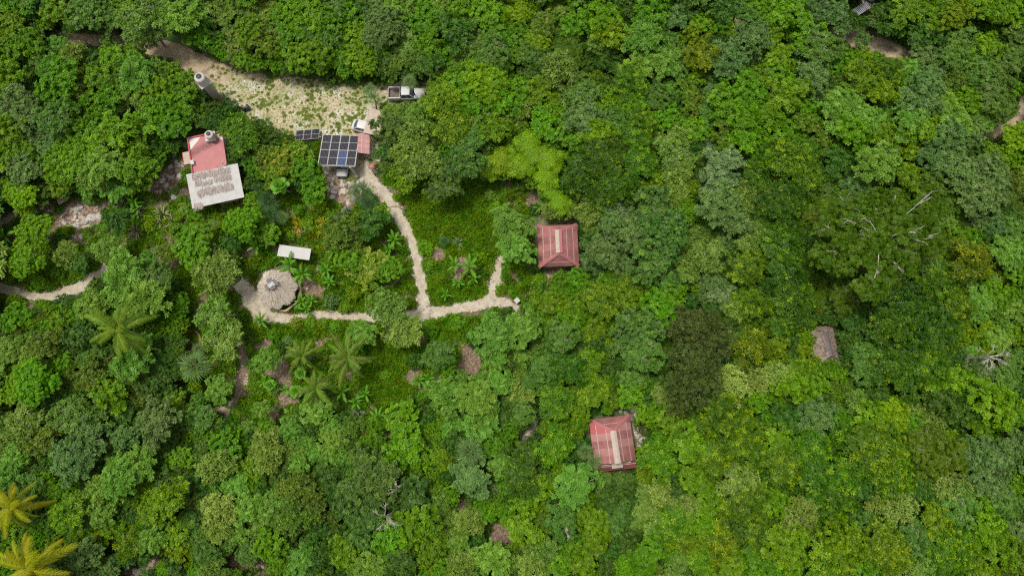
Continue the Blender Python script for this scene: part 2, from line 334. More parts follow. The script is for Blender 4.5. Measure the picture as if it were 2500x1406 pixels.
M['white_tarp'] = flat_mat('white_tarp', (0.46, 0.45, 0.425), 0.7, c2=(0.37, 0.355, 0.33), scale=1.1)
M['tank'] = flat_mat('tank', (0.50, 0.475, 0.43), 0.5, c2=(0.46, 0.43, 0.385), scale=1.5)
M['black_plastic'] = flat_mat('black_plastic', (0.035, 0.036, 0.04), 0.55)
M['concrete'] = flat_mat('concrete', (0.47, 0.42, 0.36), 0.9, c2=(0.35, 0.30, 0.25), scale=2.2, bump=0.3)
M['plaster'] = flat_mat('plaster', (0.46, 0.40, 0.33), 0.9, c2=(0.33, 0.27, 0.22), scale=1.1)
M['wood'] = flat_mat('wood', (0.30, 0.21, 0.13), 0.85, c2=(0.17, 0.11, 0.07), scale=5)
M['adobe'] = flat_mat('adobe', (0.47, 0.35, 0.21), 0.9, c2=(0.36, 0.25, 0.14), scale=3)
M['alu'] = flat_mat('alu', (0.55, 0.54, 0.52), 0.5, c2=(0.45, 0.44, 0.42), scale=3, metal=0.2)
M['tan_sheet'] = flat_mat('tan_sheet', (0.47, 0.375, 0.30), 0.8, c2=(0.40, 0.31, 0.245), scale=1.6, wave=('Y', 2.2, 0.008))
M['pink_roof'] = flat_mat('pink_roof', (0.44, 0.225, 0.21), 0.7, c2=(0.37, 0.175, 0.165), scale=1.2, wave=('Y', 2.6, 0.010), objrand=0.06)
M['tyre'] = flat_mat('tyre', (0.03, 0.03, 0.03), 0.85)
M['car_white'] = flat_mat('car_white', (0.52, 0.51, 0.49), 0.35, c2=(0.49, 0.48, 0.455), scale=0.8, coat=0.4)
M['car_silver'] = flat_mat('car_silver', (0.50, 0.49, 0.47), 0.35, c2=(0.46, 0.45, 0.43), scale=0.8, coat=0.5)
M['truck_white'] = flat_mat('truck_white', (0.52, 0.51, 0.49), 0.4, c2=(0.48, 0.465, 0.44), scale=1.0, coat=0.3)
M['glass'] = flat_mat('glass', (0.06, 0.075, 0.10), 0.10, var=0.0, spec=0.8, coat=0.6)
M['lamp'] = flat_mat('lamp', (0.5, 0.5, 0.52), 0.1, spec=0.8)
M['rust_bed'] = flat_mat('rust_bed', (0.20, 0.155, 0.125), 0.9, c2=(0.075, 0.055, 0.045), scale=4, bump=0.3)
M['tarp_dark'] = flat_mat('tarp_dark', (0.06, 0.065, 0.075), 0.4, c2=(0.03, 0.032, 0.036), scale=3, bump=0.4)
M['sand_top'] = flat_mat('sand_top', (0.46, 0.38, 0.27), 0.9, c2=(0.33, 0.26, 0.18), scale=5, bump=0.3)
M['grey_board'] = flat_mat('grey_board', (0.17, 0.16, 0.15), 0.8, c2=(0.12, 0.11, 0.105), scale=3)
M['grey_metal'] = flat_mat('grey_metal', (0.33, 0.33, 0.35), 0.55, c2=(0.24, 0.24, 0.25), scale=3, metal=0.3)
M['terracotta'] = flat_mat('terracotta', (0.33, 0.15, 0.10), 0.85, c2=(0.2, 0.1, 0.07), scale=4)
M['tarp_grey'] = flat_mat('tarp_grey', (0.125, 0.108, 0.10), 0.75, c2=(0.085, 0.072, 0.066), scale=2.5, bump=0.3)
def roof_paint():
    m, t, out = new_mat('roof_paint'); tc = N(t, 'ShaderNodeTexCoord')
    def noise(sc, w, det=6.0):
        n = N(t, 'ShaderNodeTexNoise', noise_dimensions='4D', i_Scale=sc, i_Detail=det, i_Roughness=0.65, i_W=w); t.links.new(tc.outputs['Object'], n.inputs['Vector']); return n
    def mix(f, a, c):
        x = N(t, 'ShaderNodeMix', data_type='RGBA'); t.links.new(f, x.inputs[0]); t.links.new(a, x.inputs[6]); x.inputs[7].default_value = c4(c); return x.outputs[2]
    def mrange(v, a, b):
        x = N(t, 'ShaderNodeMapRange', i_From_Min=a, i_From_Max=b); t.links.new(v, x.inputs[0]); return x.outputs[0]
    def band(ax, ay, off, half, soft, sc, w, amt):
        dp = N(t, 'ShaderNodeVectorMath', operation='DOT_PRODUCT'); t.links.new(tc.outputs['Object'], dp.inputs[0]); dp.inputs[1].default_value = (ax, ay, 0)
        n = noise(sc, w); a = N(t, 'ShaderNodeMath', operation='MULTIPLY_ADD'); t.links.new(n.outputs[0], a.inputs[0]); a.inputs[1].default_value = amt; t.links.new(dp.outputs['Value'], a.inputs[2])
        s = N(t, 'ShaderNodeMath', operation='SUBTRACT'); t.links.new(a.outputs[0], s.inputs[0]); s.inputs[1].default_value = off + amt * .5
        b = N(t, 'ShaderNodeMath', operation='ABSOLUTE'); t.links.new(s.outputs[0], b.inputs[0]); return mrange(b.outputs[0], half + soft, half - soft)
    n1 = noise(1.3, 0.0); r = ramp(t, [(0.35, (0.38, 0.135, 0.13)), (0.65, (0.43, 0.175, 0.17))]); t.links.new(n1.outputs[0], r.inputs[0])
    src = r.outputs[0]
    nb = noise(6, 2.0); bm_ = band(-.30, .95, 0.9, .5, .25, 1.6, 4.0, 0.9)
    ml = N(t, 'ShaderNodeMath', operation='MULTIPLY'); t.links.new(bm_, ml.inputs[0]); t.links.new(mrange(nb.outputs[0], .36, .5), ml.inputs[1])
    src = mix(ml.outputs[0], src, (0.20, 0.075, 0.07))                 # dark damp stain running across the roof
    src = mix(band(-.72, .69, 3.2, 1.05, .06, 0.9, 6.0, .6), src, (0.60, 0.57, 0.52))   # paint worn off to white at the corner
    src = mix(band(.55, .83, 2.65, .26, .12, 1.8, 9.0, .8), src, (0.58, 0.40, 0.35))
    p = N(t, 'ShaderNodeBsdfPrincipled', i_Roughness=0.75); t.links.new(src, p.inputs['Base Color']); t.links.new(p.outputs[0], out.inputs[0]); return m
M['roof_paint'] = roof_paint()
M['red_edge'] = flat_mat('red_edge', (0.45, 0.10, 0.10), 0.8, c2=(0.35, 0.08, 0.08), scale=3)
def pv_mat(name, base, bar):
    m, t, out = new_mat(name); tc = N(t, 'ShaderNodeTexCoord'); sp = N(t, 'ShaderNodeSeparateXYZ'); t.links.new(tc.outputs['Object'], sp.inputs[0])
    def lines(sock, per, wid):
        a = N(t, 'ShaderNodeMath', operation='DIVIDE'); t.links.new(sock, a.inputs[0]); a.inputs[1].default_value = per
        f = N(t, 'ShaderNodeMath', operation='FRACT'); t.links.new(a.outputs[0], f.inputs[0])
        l = N(t, 'ShaderNodeMath', operation='LESS_THAN'); t.links.new(f.outputs[0], l.inputs[0]); l.inputs[1].default_value = wid; return l.outputs[0]
    mx = N(t, 'ShaderNodeMath', operation='MAXIMUM'); t.links.new(lines(sp.outputs[0], .185, .16), mx.inputs[0]); t.links.new(lines(sp.outputs[1], .095, .05), mx.inputs[1])
    c = N(t, 'ShaderNodeMix', data_type='RGBA'); t.links.new(mx.outputs[0], c.inputs[0]); c.inputs[6].default_value = c4(base); c.inputs[7].default_value = c4(bar)
    p = N(t, 'ShaderNodeBsdfPrincipled', i_Roughness=0.3); p.inputs['Specular IOR Level'].default_value = 0.35; t.links.new(c.outputs[2], p.inputs['Base Color']); t.links.new(p.outputs[0], out.inputs[0]); return m
M['pv'] = pv_mat('pv', (0.018, 0.016, 0.017), (0.085, 0.085, 0.11)); M['pv_blue'] = pv_mat('pv_blue', (0.035, 0.05, 0.115), (0.12, 0.15, 0.25))
def straw_mat(name, lo, mid, hi):
    return leaf_mat(name, lo, mid, hi, tr=0.08, hue=0.01, val=0.03, rough=0.85)
M['straw'] = straw_mat('straw', (0.33, 0.26, 0.20), (0.52, 0.45, 0.37), (0.64, 0.58, 0.49))
M['straw_dark'] = straw_mat('straw_dark', (0.17, 0.125, 0.09), (0.31, 0.25, 0.195), (0.42, 0.36, 0.29))
M['straw_loose'] = straw_mat('straw_loose', (0.25, 0.215, 0.19), (0.39, 0.34, 0.30), (0.50, 0.44, 0.38))

def fitrect(c, z):
    """TL, TR, BR, BL pixels -> centre, angle, width, height of the rectangle at height z"""
    p = [U(a, b, z) for a, b in c]; ce = sum(p, Vector((0, 0, 0))) / 4
    ex = (p[1] - p[0]) + (p[2] - p[3]); ey = (p[0] - p[3]) + (p[1] - p[2])
    a = math.atan2(ex.y, ex.x); b = math.atan2(ey.y, ey.x) - math.pi / 2
    return ce, (a + b) / 2, ex.length / 2, ey.length / 2
def keep_poly(px, hard=True):
    xs = [p[0] for p in px]; ys = [p[1] for p in px]
    for a in np.arange(min(xs), max(xs) + 1, 9):
        for b in np.arange(min(ys), max(ys) + 1, 9): 
            KEEP.append((a, b, 7))
            if hard: KEEPB.append((a, b, 7))

def clip(poly, a, lo, hi):
    def half(pl, f):
        out = []
        for i in range(len(pl)):
            p, q = pl[i], pl[(i + 1) % len(pl)]; fp, fq = f(p), f(q)
            if fp >= 0: out.append(p)
            if (fp >= 0) != (fq >= 0): t = fp / (fp - fq); out.append(tuple(p[k] + (q[k] - p[k]) * t for k in range(2)))
        return out
    poly = half(poly, lambda p: p[a] - lo)
    return half(poly, lambda p: hi - p[a]) if len(poly) > 2 else []
def sheets(parent, corners, axis, matf, width=0.95, t=0.03, name='roof_sheet'):
    """covers the roof plane through 3D corners with lapped sheets running down the slope; axis 0/1 = the plan axis along the eave"""
    c = [Vector(p) for p in corners]; n = (c[1] - c[0]).cross(c[2] - c[0]).normalized()
    if n.z < 0: n = -n
    d = n.dot(c[0]); pl = [(p.x, p.y) for p in c]
    lo = min(p[axis] for p in pl); hi = max(p[axis] for p in pl); k = max(1, round((hi - lo) / width))
    for i in range(k):
        q = clip(pl, axis, lo + (hi - lo) * i / k, lo + (hi - lo) * (i + 1) / k)
        if len(q) < 3: continue
        off = 0.012 * (i % 2)
        pts = [Vector((x, y, (d - n.x * x - n.y * y) / n.z)) + n * off for x, y in q]
        MB().slab(pts, t).build(name, matf(i), parent)
    return n
def strip3(parent, name, a, b, w, t, n, mat, lift=0.0):
    a, b, n = Vector(a), Vector(b), Vector(n); s = (b - a).cross(n).normalized() * (w / 2); o = n * (lift + t)
    return MB().slab([a - s + o, a + s + o, b + s + o, b - s + o], t).build(name, mat, parent)
def cap(parent, name, a, b, w, dz, mat, lift=0.03):
    """folded ridge or hip cap"""
    a, b = Vector(a), Vector(b); d = (b - a).normalized(); s = d.cross(Vector((0, 0, 1))).normalized() * (w / 2); u = Vector((0, 0, lift))
    mb = MB(); top = [a + u, b + u]
    mb.slab([a + s + u - Vector((0, 0, dz)), b + s + u - Vector((0, 0, dz)), b + u, a + u], .02); mb.slab([a + u, b + u, b - s + u - Vector((0, 0, dz)), a - s + u - Vector((0, 0, dz))], .02)
    return mb.build(name, mat, parent)
def walls(parent, w, h, z, mat, inset=0.5, t=0.15):
    x, y = w / 2 - inset, h / 2 - inset
    MB().box(-x, x, y - t, y, 0, z).build('wall', mat, parent); MB().box(-x, x, -y, -y + t, 0, z).build('wall', mat, parent)
    MB().box(-x, -x + t, -y + t, y - t, 0, z).build('wall', mat, parent); MB().box(x - t, x, -y + t, y - t, 0, z).build('wall', mat, parent)
    d = MB().box(-.45, .45, -y - .04, -y + .02, 0.02, 2.05).build('door', M['wood'], parent); MB().box(.3, .36, -y - .07, -y - .04, .95, 1.1).build('handle', M['grey_metal'], d)
    for sx in (-1, 1):
        o = MB().box(sx * x - .03, sx * x + .03, -.6, .6, .95, 1.95).build('window', M['glass'], parent)
        f = MB()
        for q in ((-.66, -.6, .9, 2.0), (.6, .66, .9, 2.0), (-.6, .6, .9, .95), (-.6, .6, 1.95, 2.0), (-.02, .02, .95, 1.95)): f.box(sx * x - .05, sx * x + .05, q[0], q[1], q[2], q[3])
        f.build('frame', M['wood'], o)

# ---- hipped red cabin by the path
c, ang, w, h = fitrect([(311, 553), (1411, 545.5), (1411.7, 649.6), (318, 649)] and [(1311, 553), (1411, 545.5), (1411.7, 649.6), (1316, 651)], 2.5)
keep_poly([(1318, 552), (1408, 648)])
hA = empty('cabin', (c.x, c.y, 0), ang); tag(hA, 'cabin with hipped pinkish red sheet roof and cream ridge, above the path end', 'cabin', 'red-roofed cabins')
ZE, RZ, rl = 2.5, 4.55, h * 0.50
walls(hA, w, h, 2.45, M['plaster'], .7)
x, y = w / 2, h / 2; r0, r1 = -rl / 2, rl / 2
L_ = [(-x, -y, ZE), (-x, y, ZE), (0, r1, RZ), (0, r0, RZ)]; R_ = [(x, y, ZE), (x, -y, ZE), (0, r0, RZ), (0, r1, RZ)]
T_ = [(-x, y, ZE), (x, y, ZE), (0, r1, RZ)]; B_ = [(x, -y, ZE), (-x, -y, ZE), (0, r0, RZ)]
nL = sheets(hA, L_, 1, lambda i: M['red_sheet_y']); nR = sheets(hA, R_, 1, lambda i: M['red_sheet_y'])
nT = sheets(hA, T_, 0, lambda i: M['red_sheet_x']); nB = sheets(hA, B_, 0, lambda i: M['red_sheet_x'])
def lerp3(a, b, t): return Vector(a).lerp(Vector(b), t)
for A, nn in ((L_, nL), (R_, nR)):
    for t in (.26, .60): strip3(hA, 'lap_strip', lerp3(A[0], A[3], t), lerp3(A[1], A[2], t), .10, .012, nn, M['lap'], .014)
for A, nn in ((T_, nT), (B_, nB)):
    for t in (.30, .78) if A is B_ else (.30,): strip3(hA, 'lap_strip', lerp3(A[0], A[2], t), lerp3(A[1], A[2], t), .10, .012, nn, M['lap'], .014)
for cx, cy, ry in ((-x, -y, r0), (x, -y, r0), (-x, y, r1), (x, y, r1)): cap(hA, 'hip_cap', (cx * 1.01, cy * 1.01, ZE), (0, ry, RZ), .46, .10, M['red_cap'])
rc = MB().slab([(-.48, r0 - .12, RZ + .02), (-.48, r1 + .12, RZ + .02), (0.02, r1 + .12, RZ + .16), (0.02, r0 - .12, RZ + .16)], .03).build('ridge_cap', M['cream'], hA); rc['label'] = 'cream left half of the ridge cap'
MB().slab([(0.024, r0 - .12, RZ + .155), (0.024, r1 + .12, RZ + .155), (.42, r1 + .12, RZ + .02), (.42, r0 - .12, RZ + .02)], .03).build('ridge_cap', M['red_cap'], hA)

# ---- lower red cabin with a gablet at its lower end
c, ang, w, h = fitrect([(1436.6, 1023), (1535, 1014.5), (1557, 1138), (1456, 1157)], 2.5)
ang *= .9
keep_poly([(1446, 1022), (1546, 1146)])
hB = empty('cabin', (c.x, c.y, 0), ang); tag(hB, 'lower cabin with patched red sheet roof and dark red skirt at its lower end', 'cabin', 'red-roofed cabins')
walls(hB, w, h, 2.45, M['plaster'], .7)
x, y = w / 2, h / 2; RZ = 4.7; r1 = y - h * .27; g0 = -y + h * .15; gx = x * .80
zr = lambda X: ZE + (RZ - ZE) * (1 - abs(X) / x)
L_ = [(-x, g0 + .0, ZE), (-x, y, ZE), (0, r1, RZ), (0, g0 - .15, RZ)]; R_ = [(x, y, ZE), (x, g0, ZE), (0, g0 - .15, RZ), (0, r1, RZ)]
mats = {0: 'red_sheet_y', 1: 'pink_sheet_y', 2: 'red_sheet_y', 3: 'red_sheet_y', 4: 'pink_sheet_y', 5: 'vivid_sheet_y', 6: 'red_sheet_y', 7: 'pink_sheet_y'}
L_[0] = (-x, g0, ZE); nL = (Vector(L_[1]) - Vector(L_[0])).cross(Vector(L_[2]) - Vector(L_[0])).normalized()
L_[3] = (0, g0, RZ); R_[2] = (0, g0, RZ)
nL = sheets(hB, L_, 1, lambda i: M[{1: 'pink_sheet_y', 3: 'pink_sheet_y', 4: 'vivid_sheet_y', 5: 'vivid_sheet_y'}.get(i, 'red_sheet_y')])
nR = sheets(hB, R_, 1, lambda i: M['pink_sheet_y'] if i in (2, 4) else M['red_sheet_y'])
nT = sheets(hB, [(-x, y, ZE), (x, y, ZE), (0, r1, RZ)], 0, lambda i: M['red_sheet_x'])
sk = [(x * 1.02, -y, 2.05), (-x * 1.02, -y, 2.05), (-x * .98, g0 + .05, 2.42), (x * .98, g0 + .05, 2.42)]
nS = sheets(hB, sk, 0, lambda i: M['dark_red_x'])
for A, nn in ((L_, nL), (R_, nR)):
    for t in (.27, .68): strip3(hB, 'lap_strip', lerp3(A[0], A[3], t), lerp3(A[1], A[2], t), .10, .012, nn, M['lap'], .014)
strip3(hB, 'lap_strip', lerp3((-x, y, ZE), (0, r1, RZ), .45), lerp3((x, y, ZE), (0, r1, RZ), .45), .08, .012, nT, M['lap'], .014)
strip3(hB, 'lap_strip', lerp3(sk[1], sk[2], .55), lerp3(sk[0], sk[3], .55), .07, .012, nS, M['lap'], .014)
for cx in (-x, x): cap(hB, 'hip_cap', (cx * 1.01, y * 1.01, ZE), (0, r1, RZ), .46, .10, M['red_cap'])
MB().slab([(-.42, g0 - .05, RZ + .02), (-.42, r1 + .1, RZ + .02), (0.03, r1 + .1, RZ + .14), (.03, g0 - .05, RZ + .14)], .03).build('ridge_cap', M['cream'], hB)['label'] = 'cream left half of the ridge cap'
MB().slab([(.034, g0 - .05, RZ + .135), (.034, r1 + .1, RZ + .135), (.36, r1 + .1, RZ + .02), (.36, g0 - .05, RZ + .02)], .03).build('ridge_cap', M['cream'], hB)
MB().poly([(-x * .98, g0 + .12, 2.45), (x * .98, g0 + .12, 2.45), (0, g0 + .12, RZ - .06)]).build('gable_wall', M['dark_red_x'], hB)
MB().slab([(-.65, g0 + .08, 3.35), (.72, g0 + .08, 3.35), (.78, g0 - .72, 2.98), (-.62, g0 - .72, 2.98)], .05).build('vent_hood', M['cream'], hB)['label'] = 'cream hood below the ridge end'

# ---- flat-roofed concrete house with red painted roof
c, ang, w, h = fitrect([(458, 338), (541, 321), (554, 405), (470, 423)], 3.2)
keep_poly([(466, 336), (530, 414)])
hC = empty('house', (c.x, c.y, 0), ang); tag(hC, 'flat-roofed house with worn red painted roof and low red parapet', 'house')
x, y = w / 2, h / 2
for q in ((-x, x, y - .2, y), (-x, x, -y, -y + .2), (-x, -x + .2, -y + .2, y - .2), (x - .2, x, -y + .2, y - .2)): MB().box(*q, 0, 3.04).build('wall', M['plaster'], hC)
MB().box(-x - .02, x + .02, -y - .02, y + .02, 3.045, 3.2).build('roof', M['roof_paint'], hC)
for q in ((-x - .03, x + .03, y - .13, y + .03), (-x - .03, -x + .13, -y, y - .13)): MB().box(*q, 3.204, 3.42).build('parapet', M['red_edge'], hC)
MB().box(-x * .25, x * .2, -y - .05, -y - .001, .02, 2.1).build('door', M['wood'], hC)
c1, a1, w1, h1 = fitrect([(447, 375), (461.5, 368), (466, 398), (451, 404.5)], 2.4)
p = hC.matrix_basis.inverted() @ c1 if False else (Matrix.Rotation(-ang, 4, 'Z') @ (c1 - Vector((c.x, c.y, 0))))
aw = MB().box(p.x - .5, -x + .0, p.y - h1 / 2, p.y + h1 / 2, 2.35, 2.45).build('awning', M['tan_sheet'], hC); aw['label'] = 'beige slab awning on the left wall'
MB().box(p.x - .54, p.x - .5, p.y - h1 / 2 - .03, p.y + h1 / 2 + .03, 2.33, 2.5).build('edge_trim', M['red_edge'], aw)
MB().box(p.x - .5, -x, p.y - h1 / 2 - .04, p.y - h1 / 2, 2.33, 2.5).build('edge_trim', M['red_edge'], aw)
def on_roof(px, py, z): q = U(px, py, z); return Vector((q.x, q.y, z))
q = on_roof(472, 399, 3.2); o = empty('roof_cabinet', q, ang); tag(o, 'small white box on the left edge of the red flat roof', 'box')
MB().box(-.2, .2, -.3, .3, .001, .4).build('body', M['white'], o); MB().box(-.23, .23, -.33, .33, .402, .45).build('lid', M['white'], o)
q = on_roof(547.5, 401, 3.2); mb = MB()
for k, rr in enumerate((.30, .27, .30)): mb.tube([(rr * math.cos(t), rr * math.sin(t), .03 + .045 * k) for t in np.linspace(0, 6.2, 22)], .025, 5)
o = mb.build('hose_coil', M['white'], loc=q); tag(o, 'coiled pale hose on the lower right corner of the red flat roof', 'hose')
def water_tank(name, loc, r, hh, label, matb=None, lid=True):
    o = empty(name, loc); tag(o, label, 'water tank')
    prof = [(r * .98, 0.001)]
    for k in range(6): z = hh * .72 * (k + .5) / 6; prof += [(r, z), (r * .965, z + hh * .03)]
    prof += [(r, hh * .74), (r * .93, hh * .84), (r * .72, hh * .92), (r * .42, hh * .97), (r * .4, hh)]
    MB().lathe(prof, 32).build('body', matb or M['tank'], o, True)
    if lid: MB().lathe([(r * .46, hh + .002), (r * .47, hh + .05), (r * .3, hh + .09), (r * .05, hh + .10)], 24).build('lid', M['black_plastic'], o, True)
    MB().tube([(r * .9, .2, hh * .1), (r * 1.15, .25, hh * .1), (r * 1.15, .25, -.3)], .03, 6).build('outlet_pipe', M['white'], o)
    return o
MB_base = empty('tank_plinth', on_roof(517, 337, 3.2), ang); tag(MB_base, 'white block plinth under the tank on the red flat roof', 'plinth')
MB().box(-.65, .65, -.6, .6, .001, .5).build('block', M['white'], MB_base); MB().box(-.7, .7, -.65, .65, .502, .58).build('slab', M['white'], MB_base)
water_tank('water_tank', U(516.5, 335, 3.79), .62, 1.1, 'white water tank with black lid on the red flat roof')

# ---- white canopy strewn with loose thatch
TL, TR, BR, BL = (454, 427), (581, 401), (595, 482), (469, 506)
c, ang, w, h = fitrect([TL, TR, BR, BL], 3.0)
keep_poly([(468, 425), (580, 495)])
hD = empty('canopy_house', (c.x, c.y, 0), ang); tag(hD, 'open shelter with white sheet roof strewn with rows of loose brown thatch', 'shelter')
x, y = w / 2, h / 2; zt, zb = 3.2, 2.75
MB().slab([(-x, y, zt), (x, y, zt), (x, -y, zb), (-x, -y, zb)], .04).build('roof_sheet', M['white_tarp'], hD)
for a in (-x + .3, 0, x - .3):
    MB().box(a - .07, a + .07, y - .4, y - .26, 0, 3.0).build('post', M['wood'], hD); MB().box(a - .07, a + .07, -y + .3, -y + .44, 0, 2.7).build('post', M['wood'], hD)
MB().box(-x + .2, x - .2, -y - .05, y - .6, .05, .22).build('floor', M['adobe'], hD)
MB().box(-x + .3, x - .3, -y + .50, -y + .62, 2.45, 2.58).build('beam', M['wood'], hD)
def strands(name, parent, pos, dirs, nrm, L, W, mat, lvs):
    """flat thatch stalks: pos, direction, surface normal arrays"""
    n = len(pos); s = np.cross(dirs, nrm); s /= np.linalg.norm(s, axis=1)[:, None]
    a = pos; b = pos + dirs * L[:, None]; W = W[:, None]
    up = nrm * 0.02
    V = np.stack([a - s * W / 2, a + s * W / 2, b + s * W * .3 + up, b - s * W * .3 + up], 1).reshape(-1, 3); F = np.arange(n * 4).reshape(n, 4)
    o = obj(name, np_mesh(name, V, F, mat, lvs), parent); o['kind'] = 'stuff'; return o
bands = [(-.80, .58, .90, .74), (-.62, -.05, .52, .66), (.05, .62, .42, .68), (-.68, .60, -.02, .26), (-.55, .62, -.22, .05), (-.78, -.52, -.78, -.52), (-.9, -.62, .50, .62)]
bands = [(-.80, .66, .70, .92), (-.74, -.42, .38, .46), (-.42, -.05, .28, .42), (.0, .66, .28, .46), (-.70, .68, -.30, -.04), (-.92, -.58, -.98, -.78)]
ps, ds, Ls, lv = [], [], [], []
for bi, (u0, u1, v0, v1) in enumerate(bands):
    n = int(620 * (u1 - u0) * (v1 - v0 + .05) / .35)
    for _ in range(n):
        u, v = rnd.uniform(u0, u1), v1 - (v1 - v0) * rnd.random() ** 1.3
        if math.sin(u * 9 + bi * 2.1) * math.sin(v * 23 + u * 5) > .6: continue
        vv = v + rnd.gauss(0, .05)
        ps.append((u * x, vv * y, zb + (zt - zb) * (vv + 1) / 2 + rnd.uniform(.008, .07))); a = -math.pi / 2 + rnd.gauss(0, .16); ds.append((math.cos(a), math.sin(a), -.09 + rnd.uniform(-.02, .06)))
        Ls.append(rnd.uniform(.22, .6)); lv.append(rnd.random())
n = len(ps); strands('loose_thatch', hD, np.array(ps), np.array(ds), np.tile([0, .09, 1.0], (n, 1)), np.array(Ls), np.full(n, .05), M['straw_loose'], lv)

# ---- small white slab roof
c, ang, w, h = fitrect([(683, 596.6), (759, 608.8), (755.4, 636), (676.3, 624)], 2.2)
keep_poly([(684, 604), (752, 630)])
o = empty('shed', (c.x, c.y, 0), ang); tag(o, 'small open shed with plain flat white roof behind banana leaves', 'shed'); x, y = w / 2, h / 2
MB().slab([(-x, y, 2.28), (x, y, 2.28), (x, -y, 2.2), (-x, -y, 2.2)], .07).build('roof', M['white'], o)
for sx in (-1, 1):
    for sy in (-1, 1): MB().box(sx * (x - .2) - .05, sx * (x - .2) + .05, sy * (y - .2) - .05, sy * (y - .2) + .05, 0, 2.1).build('post', M['wood'], o)
MB().box(-x + .26, x - .26, y - .25, y - .15, 0, 2.05).build('back_wall', M['plaster'], o)

# ---- round thatched hut
c = U(676, 704, 2.1); r = 45 * mpp(676, 704, 2.1)
for k in range(0, 50, 9): KEEP.append((672, 700, k))
KEEP.append((672, 702, 40)); KEEPB.append((678, 705, 34))
hE = empty('round_hut', (c.x, c.y, 0)); tag(hE, 'round hut with shaggy conical thatch roof and grey vent on top', 'hut')
rows = []
MB().lathe([(r * .72, 0), (r * .72, 2.3)], 40).build('wall', M['adobe'], hE)
apex = 4.3
MB().lathe([(r * .95, 2.05), (r * .5, 3.15), (.35, apex - .1), (.05, apex)], 40).build('roof_core', M['straw'], hE)
n = 5200; rr = r * np.sqrt(rng.uniform(.012, 1.0, n)); th = rng.uniform(0, 2 * np.pi, n)
slope = (apex - 2.05) / r; edge = 1 + .05 * np.sin(th * 7) + .035 * np.sin(th * 13 + 1)
layer = rng.uniform(.02, .14, n); ln = rng.uniform(.35, .75, n)
rs = np.minimum(rr, r * edge - .3); pos = np.stack([rs * np.cos(th), rs * np.sin(th), apex - slope * rs + layer], 1)
ta = th + rng.normal(0, .16, n); d = np.stack([np.cos(ta), np.sin(ta), np.full(n, -slope) + rng.normal(0, .06, n)], 1); d /= np.linalg.norm(d, axis=1)[:, None]
nn = np.stack([np.cos(th) * slope, np.sin(th) * slope, np.ones(n)], 1); nn /= np.linalg.norm(nn, axis=1)[:, None]
strands('thatch', hE, pos, d, nn, ln, rng.uniform(.04, .09, n), M['straw'], rng.uniform(0, 1, n))
# a tuft sticking out at the upper left, as in the photograph
n = 160; t0 = R(128); rs = rng.uniform(r * .75, r * 1.02, n); tt = t0 + rng.normal(0, .09, n)
pos = np.stack([rs * np.cos(tt), rs * np.sin(tt), apex - slope * rs + rng.uniform(.1, .3, n)], 1); d = np.stack([np.cos(tt), np.sin(tt), np.full(n, -.5)], 1); d /= np.linalg.norm(d, axis=1)[:, None]
strands('thatch_tuft', hE, pos, d, np.tile([0, 0, 1.0], (n, 1)), rng.uniform(.3, .6, n), np.full(n, .06), M['straw'], rng.uniform(.3, 1, n))
va = R(-62)
vent = MB().box(-.95, .62, -.36, .36, apex - .12, apex + .02, Matrix.Rotation(va, 4, 'Z')).build('vent_cover', M['grey_board'], hE)
MB().box(-.36, .36, -.85, .85, apex + .022, apex + .07, Matrix.Rotation(va, 4, 'Z')).build('board', M['grey_board'], vent)
MB().box(-.3, .3, -.4, .4, apex + .072, apex + .14, Matrix.Rotation(va + .1, 4, 'Z')).build('board', M['grey_metal'], vent)
MB().tube([(.26 * math.cos(t), .26 * math.sin(t), apex + .17) for t in np.linspace(0, 6.28, 26)], .035, 6).build('vent_ring', M['alu'], vent)
mb = MB(); c0 = Vector((.15, -.25, 0)); rows = []
for t in np.linspace(R(-88), R(28), 30):
    bulge = r * 1.02 * (1 + .03 * math.sin(t * 9)); dirv = Vector((math.cos(t), math.sin(t), 0))
    rows.append([c0 + dirv * bulge + Vector((0, 0, z_)) if k in (0, 1) else c0 + dirv * (bulge + .24) + Vector((0, 0, z_)) for k, z_ in ((0, 0), (1, 1.1), (2, 1.1), (3, 0))])
mb.grid(rows); mb.poly(rows[0]); mb.poly(rows[-1][::-1]); wl = mb.build('garden_wall', M['adobe'], loc=(c.x, c.y, 0)); tag(wl, 'low curved ochre wall hugging the right side of the round hut', 'wall')

# ---- small thatched shelter among the trees on the right
c, ang, w, h = fitrect([(1976, 806), (2029.6, 794), (2050, 882), (1992, 893)], 2.3)
keep_poly([(2000, 808), (2040, 868)])
hF = empty('thatched_shelter', (c.x, c.y, 0), ang); tag(hF, 'small thatched shelter with dark grey ridge sheet, deep in the right-hand forest', 'shelter')
x, y = w / 2, h / 2; rz, ez = 3.9, 2.3; ry = y * .62
for sx in (-1, 1):
    for sy in (-1, 1): MB().tube([(sx * x * .75, sy * y * .78, 0), (sx * x * .75, sy * y * .78, 2.5)], .09, 8).build('post', M['wood'], hF)
faces = [[(-x, -y, ez), (-x, y, ez), (0, ry, rz), (0, -ry, rz)], [(x, y, ez), (x, -y, ez), (0, -ry, rz), (0, ry, rz)], [(-x, y, ez), (x, y, ez), (0, ry, rz)], [(x, -y, ez), (-x, -y, ez), (0, -ry, rz)]]
mb = MB()
for f_ in faces: mb.poly([(p[0] * .96, p[1] * .96, p[2] - .05) for p in f_])
mb.build('roof_core', M['straw_dark'], hF)
ps, ds, ns, Ls, lv = [], [], [], [], []
